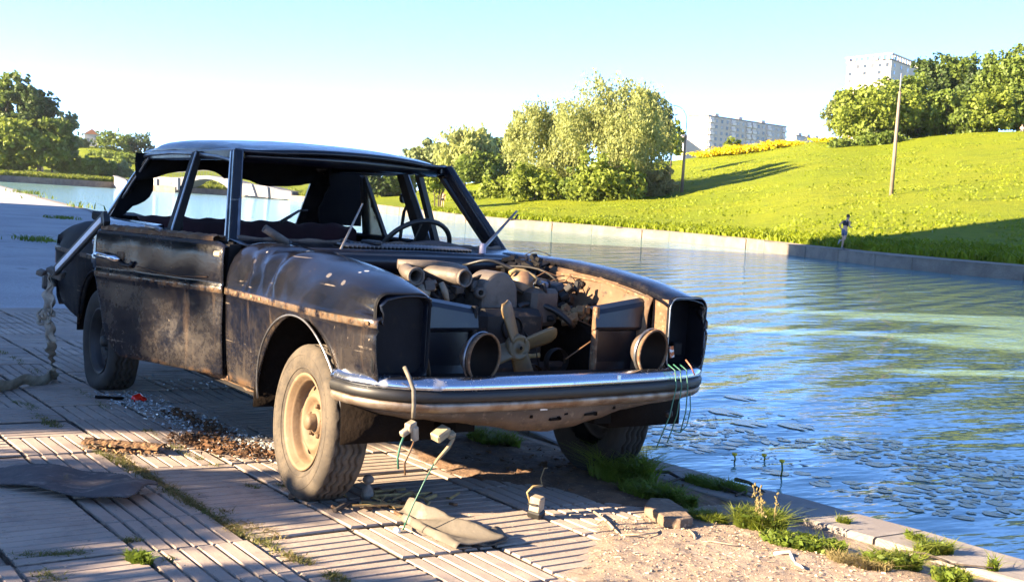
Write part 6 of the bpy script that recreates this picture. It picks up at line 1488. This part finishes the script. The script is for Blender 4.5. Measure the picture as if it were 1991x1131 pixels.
P = np.concatenate([scatter([(225, 765), (300, 795), (360, 815), (420, 840), (470, 862), (515, 885)], 2600, 21, .075), scatter([(300, 735), (360, 745), (420, 762)], 120, 22, .12), scatter([(440, 868), (520, 880)], 500, 24, .05)])
chips('broken_glass', P, .004, .017, M_gl, 5)
P = np.concatenate([scatter([(370, 850), (440, 872), (520, 885)], 1500, 25, .06), scatter([(330, 800), (380, 820), (430, 845)], 500, 26, .035), scatter([(1010, 880), (1150, 930)], 400, 27, .2)])
chips('leaf_litter', P, .006, .024, simple('dead_leaf_litter', (.14, .065, .025), (.07, .04, .02), 60, .95), 6, flat=.6)
g = np.random.default_rng(41)
P = np.stack([g.uniform(-3.5, 2.4, 2600), g.uniform(-2.6, 1.2, 2600), np.zeros(2600)], 1); k = (fbm(P[:, 0]*3, P[:, 1]*3, 14) > .45); chips('grit', P[k], .002, .007, simple('pale_grit', (.36, .31, .25), (.22, .18, .14), 50, .9), 7)
X, Y, ZZ = DG; n = 14000; ii = g.integers(0, X.shape[0], n); jj = g.integers(0, X.shape[1], n); P = np.stack([X[ii, jj], Y[ii, jj], ZZ[ii, jj]], 1); P = P[P[:, 2] > -.004]
chips('bark_chips', P, .003, .013, simple('pale_bark_chips', (.46, .37, .26), (.26, .19, .12), 40, .95, lo=.45, hi=.55), 8, flat=.35, zoff=0)
# small grey box with wire (old relay) in the sun
c = gpt(1042, 1006); rb_ = thing('relay_box', tuple(c), 'small pale plastic relay box with a curled wire standing in the sun', 'relay')
MB().box((0, 0, .052), (.05, .045, .075), (.12, .1, .5), .005).build('case', M_clip, rb_); MB().box((0, .0, .018), (.06, .055, .03), (.2, .1, .5), .006).build('foot', M_plast, rb_); m = MB(); m.box((.012, -.03, .06), (.04, .008, .006), (0, 0, .5)); m.build('tab', M_plast, rb_)
m = MB(); m.tube([(-.02, -.02, .06), (-.03, -.03, .10), (-.02, -.01, .125), (-.02, .02, .125), (-.04, .05, .12)], .005, 6); m.tube([(-.04, .05, .12), (-.08, .07, .14), (-.10, .10, .175), (-.12, .13, .17)], .002, 5); m.build('wire', M_hose, rb_)
# broken stone block at the edge of the shadow
M_stone = simple('brown_stone', (.19, .135, .09), (.13, .09, .06), 14, .95, bump=.8, bscale=40, bdist=.012, layers=[((.28, .21, .15), 30, .58, .72)])
c = gpt(1298, 1016); sb = MB()
pl = [gpt(u, v) for u, v in ((1252, 1000), (1290, 1026), (1322, 1031), (1347, 1026), (1325, 1004), (1300, 988), (1262, 986))]
sb.prism([p-c for p in pl], (0, 0, .045)); o = sb.build('stone_slab', M_stone, None, bevel=.008); o.location = c; tag(o, 'broken brown stone slab at the shadow edge beside the grass tuft', 'stone')
# little plastic bottle behind the tyre, rag pile
c = gpt(714, 972); o = MB().lathe([(.001, 0), (.024, .002), (.026, .03), (.020, .05), (.011, .06), (.010, .07), (.022, .078), (.024, .092), (.014, .105), (.001, .108)], (0, 0, 0), (0, 0, 1), 14).build('small_bottle', simple('grimy_pale_plastic', (.22, .19, .16), (.14, .12, .10), 30, .6)); o.location = c; tag(o, 'small grimy plastic bottle standing right of the front tyre', 'bottle')
c = gpt(755, 978); rg = thing('wire_scraps', tuple(c), 'tangled yellow and brown wiring scraps lying before the rolled rubber sheet', 'scrap')
m = MB(); g = np.random.default_rng(8)
for k in range(16):
    p = np.array([.07*g.normal(), .10*g.normal(), .012]); m.tube([p, p+np.array([.04*g.normal(), .05*g.normal(), .02*g.random()]), p+np.array([.06*g.normal(), .08*g.normal(), .005])], .004+.004*g.random(), 6)
m.build('wires', simple('yellowed_wire', (.40, .29, .11), (.25, .15, .06), 30, .7), rg)
m = MB()
for k in range(14): p = np.array([.09*g.normal(), .12*g.normal(), .01]); m.box(p, (.02+.04*g.random(), .02+.03*g.random(), .012), tuple(g.normal(size=3)*.3), .004)
tag(m.build('crumbs', M_rust, rg), kind='stuff')
c = gpt(772, 1032); o = MB().lathe([(.001, .012), (.012, .011), (.016, .004), (.014, 0)], (0, 0, 0), (.2, .1, 1), 12).build('bottle_cap', simple('white_cap', (.75, .72, .66), None, rough=.5)); o.location = c; tag(o, 'tiny white bottle cap on the slabs left of the rolled rubber sheet', 'bottle cap')
# twigs
M_twig = simple('dry_twig', (.36, .28, .19), (.22, .16, .11), 30, .9); M_twigd = simple('dark_twig', (.035, .026, .022), (.06, .045, .035), 30, .9)
def twig(px, label, mat, r=.006, z=.012):
    P = [gpt(u, v) for u, v in px]; c = P[0].copy(); P = [p-c+np.array([0, 0, z+.01*math.sin(i*2.3)]) for i, p in enumerate(P)]
    Q = [P[i]*(1-t)+P[i+1]*t for i in range(len(P)-1) for t in (0, .5)]+[P[-1]]
    n = len(Q); o = MB().tube(Q, [r*(1-.6*i/n) for i in range(n)], 6).build('twig', mat); o.location = c; return tag(o, label, 'twig')
twig([(1155, 1000), (1180, 1022), (1205, 1040), (1240, 1047), (1275, 1042), (1290, 1030)], 'long curved pale twig on the sand left of the stone slab', M_twig)
twig([(1340, 1035), (1350, 1050), (1352, 1055), (1380, 1060), (1440, 1068)], 'thin wavy twig on the sand in front of the stone slab', M_twig, .005)
twig([(1505, 1082), (1535, 1082), (1545, 1095), (1555, 1108), (1562, 1112)], 'whitish bent twig on the sand below the leafy weeds', simple('white_twig', (.55, .48, .38), None), .008)
twig([(1272, 921), (1300, 925), (1330, 935), (1380, 945), (1430, 962), (1480, 972)], 'longest dark branch lying in the shade along the quay', M_twigd, .009)
twig([(1290, 945), (1320, 938), (1345, 932), (1360, 930)], 'short dark branch crossing the longest one in the shade', M_twigd, .007)
twig([(1430, 936), (1455, 945), (1487, 958)], 'straight black stick near the quay edge above the grass tuft', M_twigd, .011)
twig([(1430, 968), (1450, 962), (1485, 962)], 'short thin dark twig under the straight black stick', M_twigd, .006)
twig([(1750, 1076), (1800, 1085), (1850, 1096), (1930, 1112)], 'thin dark twig in the joint along the quay edge at the right', M_twigd, .006)
twig([(650, 998), (680, 985), (720, 982), (760, 978)], 'black twig lying in front of the front tyre', M_twigd, .010)
twig([(575, 962), (600, 950), (630, 945)], 'short brown twig under the front tyre', M_twigd, .006)
# ---- grass in the joints, tufts, weeds
def line_pts(px, n, wid, seed, world=None):
    g = np.random.default_rng(seed); P = np.array([gpt(u, v)[:2] for u, v in px]); s = np.concatenate([[0], np.cumsum(np.linalg.norm(np.diff(P, axis=0), axis=1))]); t = g.random(n)*s[-1]
    k = vnoise(t*9, np.full(n, seed*1.), seed) > .35; t = t[k]; n = len(t)
    return np.stack([np.interp(t, s, P[:, 0])+g.normal(size=n)*wid, np.interp(t, s, P[:, 1])+g.normal(size=n)*wid, np.full(n, -.012)], 1)
P = np.concatenate([line_pts([(160, 862), (240, 900), (330, 948), (400, 992), (480, 1036), (600, 1093)], 2600, .014, 1), line_pts([(210, 792), (260, 820), (310, 848), (345, 872), (420, 905)], 1000, .012, 2), line_pts([(0, 680), (60, 715), (150, 758), (215, 795)], 900, .014, 3),
     line_pts([(20, 775), (50, 785), (85, 812), (120, 832)], 900, .02, 4), line_pts([(640, 1120), (660, 1140)], 200, .02, 5), line_pts([(640, 1112), (675, 1131)], 300, .015, 6), line_pts([(35, 1078), (90, 1076), (170, 1074)], 500, .012, 7), line_pts([(80, 1110), (110, 1125), (130, 1140)], 400, .02, 8), line_pts([(545, 942), (590, 948)], 400, .02, 9),
     line_pts([(110, 930), (140, 920)], 10, .02, 10), line_pts([(245, 1048), (265, 1046)], 150, .012, 11), line_pts([(300, 1078), (330, 1085)], 150, .015, 12), line_pts([(480, 940), (500, 945)], 60, .01, 13)])
k = R.random(len(P)) < .55; P = P[k]; blades('joint_grass', P, .020, .006, LM['joint'], 15, lean=.7)
P = np.concatenate([line_pts([(200, 865), (300, 930), (460, 1025), (590, 1090)], 1500, .02, 21), line_pts([(430, 990), (560, 1050)], 300, .015, 22)]); blades('dry_joint_grass', P, .02, .006, LM['dry'], 16, lean=.9)
def blob_pts(u, v, rx, ry, n, seed, rot=0.0):
    g = np.random.default_rng(seed); c = gpt(u, v); a = g.random(n)*6.283; r = np.sqrt(g.random(n)); x, y = rx*r*np.cos(a), ry*r*np.sin(a); return np.stack([c[0]+x*math.cos(rot)-y*math.sin(rot), c[1]+x*math.sin(rot)+y*math.cos(rot), np.zeros(n)-.004], 1)
def weed_leaves(name, P, size, mat, parent, seed, h=.08):
    g = np.random.default_rng(seed); n = len(P); P = P.copy(); P[:, 2] += h*g.random(n)**1.3
    a = g.normal(size=(n, 3))*.6+np.array([0, 0, 1.0]); a /= np.linalg.norm(a, axis=1)[:, None]; t = g.normal(size=(n, 3)); t -= a*(t*a).sum(1)[:, None]; t /= np.linalg.norm(t, axis=1)[:, None]; b = np.cross(a, t); s = (size*(.5+.8*g.random(n)))[:, None]
    V = np.empty((n, 4, 3)); V[:, 0] = P-t*s; V[:, 1] = P+b*s*.45+a*s*.15; V[:, 2] = P+t*s; V[:, 3] = P-b*s*.45+a*s*.15
    return ob(name, npmesh(name, V.reshape(-1, 3), 4, mat), parent)
def weed(u, v, rx, ry, h, nb, nl, label, seed, rot=0.3, mat='grass', stalks=0):
    c = gpt(u, v); t = thing('weed_clump', tuple(c), label, 'weeds'); cc = np.array(c)
    P = blob_pts(u, v, rx, ry, nb, seed, rot)-cc; P[:, 2] = -.004
    if nb: blades('blades', P, h, .006, LM[mat], seed, lean=.5, parent=t, kind='stuff')
    if nl: tag(weed_leaves('leaves', blob_pts(u, v, rx, ry, nl, seed+1, rot)-cc, .018, LM['weed'], t, seed+2, h*.8), kind='stuff')
    g = np.random.default_rng(seed)
    for k in range(stalks):
        p = P[g.integers(0, len(P))]*.8; L = h*(1.4+.7*g.random()); q = p+np.array([.03*g.normal(), .03*g.normal(), L]); m = MB().tube([p, (p+q)/2+np.array([.01*g.normal(), .01*g.normal(), 0]), q], 0.0014, 5)
        for z in np.linspace(.55, 1, 9): r_ = p+(q-p)*z; m.box(r_+g.normal(size=3)*.006, (.005, .005, .012), tuple(g.normal(size=3)*.5))
        m.build('seed_stalk', LM['dry'], t)
    return t
weed(1475, 1025, .11, .10, .085, 900, 260, 'tallest sunlit grass tuft with seed stalks beside the stone slab', 61, stalks=6)
weed(1560, 1062, .17, .08, .05, 300, 900, 'low leafy green weeds trailing down right of the tallest tuft', 63, rot=.5)
weed(1375, 1012, .09, .05, .045, 700, 100, 'short sunlit grass patch between stone slab and tallest tuft', 65)
weed(1340, 983, .03, .03, .05, 160, 160, 'small bright weed standing just inside the car shadow', 66)
weed(1735, 1100, .11, .06, .06, 800, 350, 'broad grass patch between the slabs at the lower right', 67, rot=1.0)
weed(1815, 1075, .08, .03, .055, 500, 100, 'narrow grass strip in the joint near the quay edge at the right', 68, rot=1.2)
weed(1670, 1098, .12, .07, .04, 900, 0, 'dry yellowish grass in the sand at the lower right', 69, mat='dry')
weed(1850, 1128, .07, .05, .05, 260, 320, 'leafy weed cut by the lower picture edge at the right', 70)
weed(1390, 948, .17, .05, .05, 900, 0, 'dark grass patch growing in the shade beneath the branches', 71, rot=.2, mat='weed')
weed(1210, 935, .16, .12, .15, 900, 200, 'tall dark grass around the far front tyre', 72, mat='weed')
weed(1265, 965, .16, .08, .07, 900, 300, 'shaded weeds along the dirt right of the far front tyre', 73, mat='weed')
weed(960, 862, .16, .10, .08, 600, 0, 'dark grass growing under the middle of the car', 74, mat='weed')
weed(1930, 1108, .02, .02, .06, 60, 40, 'tiny weed on the quay edge at the right', 75)
weed(1640, 1016, .03, .02, .035, 140, 0, 'little grass wisp on the quay slabs near the shadow edge', 76)
weed(1780, 1050, .04, .02, .04, 160, 40, 'little green tuft on the quay edge strip', 77)
weed(105, 938, .06, .04, .03, 500, 60, 'brown and green grass clod lying on the rubber mat', 78, mat='dry')
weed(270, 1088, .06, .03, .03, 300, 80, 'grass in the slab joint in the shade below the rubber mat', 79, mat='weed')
for u, v, lab in ((120, 425, 'first weed clump in the far asphalt left of the car tail'), (75, 468, 'lone weed clump in the asphalt left of the car tail')):
    c = gpt(u, v); t = thing('weed_clump', tuple(c), lab, 'weeds'); g = np.random.default_rng(int(u)); n = 160; P = np.stack([g.normal(size=n)*.35, g.normal(size=n)*.22, np.zeros(n)], 1); blades('blades', P, .10, .03, LM['weed'], int(u), lean=.4, parent=t, kind='stuff')
# reeds on the near shore at the left
P = []; g = np.random.default_rng(91)
for k in range(900):
    x = -100+60*g.random(); y = float(shore_y(x))-.3+.5*g.normal(); P.append((x, y, -.05))
P = np.array(P); k = vnoise(P[:, 0]*.16, P[:, 1]*.2, 3) > .52; blades('shore_reeds', P[k][:260], .28, .07, LM['weed'], 92, lean=.4)
# ---- water lilies
M_pad = simple('lily_pad', (.15, .20, .17), (.19, .23, .18), 9, .14, bump=.3, bscale=30, layers=[((.05, .035, .035), 14, .58, .7)])
def pad_mesh(seed):
    g = random.Random(seed); m = MB(); n = 16; a0 = .22; V = [(0, 0, .0)]; 
    for ring, (r, z) in enumerate(((.55, .002), (1.0, .004))):
        for k in range(n+1):
            a = a0+(2*math.pi-2*a0)*k/n; rr = r*(1+.05*math.sin(3*a+seed))*(1.15 if abs(math.cos(a)) > .7 else .95); V.append((rr*math.cos(a), rr*math.sin(a), z*8*(g.random()-.3)*r))
    F = [(0, 1+k, 2+k) for k in range(n)]+[(1+k, n+2+k, n+3+k, 2+k) for k in range(n)]
    return m.add(V, F, True).mesh('lily_pad', M_pad)
PM = [pad_mesh(i) for i in range(5)]
g = np.random.default_rng(17); lp = [(1235, 822), (1330, 800), (1500, 800), (1640, 842), (1800, 868), (1991, 905), (2050, 960), (1960, 1000), (1820, 1014), (1700, 985), (1560, 935), (1440, 900), (1330, 872), (1250, 858)]
lpw = [tuple(at_ground(u, v, -.45)[:2]) for u, v in lp]; placed = 0; tries = 0; xs = [p[0] for p in lpw]; ys = [p[1] for p in lpw]
occ = []
while placed < 220 and tries < 9000:
    tries += 1; x = g.uniform(min(xs), max(xs)); y = g.uniform(min(ys), max(ys))
    if not inpoly(x, y, lpw) or y < shore_y(x)+.35 or vnoise(x*1.3, y*1.3, 7) < .40: continue
    r = .028+.06*g.random()**1.7
    if any((x-a)**2+(y-b)**2 < (1.02*(r+c))**2 for a, b, c in occ): continue
    occ.append((x, y, r)); o = bpy.data.objects.new('lily_pad', PM[g.integers(0, 5)]); link(o); o.location = (x, y, -.447+.002*g.random()); o.scale = (r, r, .03); o.rotation_euler = (g.normal()*.01, g.normal()*.02, g.random()*6.28)
    tag(o, 'flat olive water lily pad floating near the quay', 'lily pad', 'water lily pads by the quay'); placed += 1
for i, (u, v, lab) in enumerate(((1410, 800, 'lone lily pad farthest left out on the open water'), (1455, 822, 'small lone lily pad on the open water'), (1440, 772, 'lone lily pad farthest out from the car bumper'), (1550, 828, 'lone broad lily pad nearest the middle of the water'))):
    p = at_ground(u, v, -.442); o = bpy.data.objects.new('lily_pad', PM[i]); link(o); o.location = p; o.scale = (.14, .14, .03); tag(o, lab, 'lily pad')
n = 5200; P = np.stack([g.uniform(min(xs)-.6, max(xs)+.6, n*3), g.uniform(min(ys)-.5, max(ys), n*3), np.full(n*3, -.45)], 1); k = inpoly(P[:, 0], P[:, 1], lpw) & (fbm(P[:, 0]*1.5, P[:, 1]*1.5, 19) > .44) & (P[:, 1] > shore_y(P[:, 0])+.15)
P = P[k][:n]; chips('water_weed', P, .008, .034, simple('dark_water_weed', (.06, .06, .06), (.11, .11, .10), 4, .5), 20, flat=.10, zoff=-.002)
M_petal = simple('yellow_petal', (.75, .50, .02), None, rough=.5)
for u, v, uv, lab in ((1427, 884, 898, 'leftmost of the three yellow water lily flowers'), (1485, 889, 894, 'middle yellow water lily flower low on the water'), (1518, 897, 926, 'rightmost yellow water lily flower on a tall stem')):
    b = at_ground(u, uv, -.45); r = ray(u, v); T = CAM+r*(np.dot(b-CAM, AX[2])); h = max(.03, T[2]+.45); t = thing('water_lily_flower', tuple(b), lab, 'flower', 'yellow water lily flowers')
    MB().tube([(0, 0, -.02), (.006, .004, h*.5), (0, 0, h)], .006, 6).build('stem', LM['weed'], t); MB().lathe([(.001, -.008), (.012, -.005), (.020, .007), (.018, .016), (.012, .012), (.001, .008)], (0, 0, h), (0, .1, 1), 10).build('petals', M_petal, t)
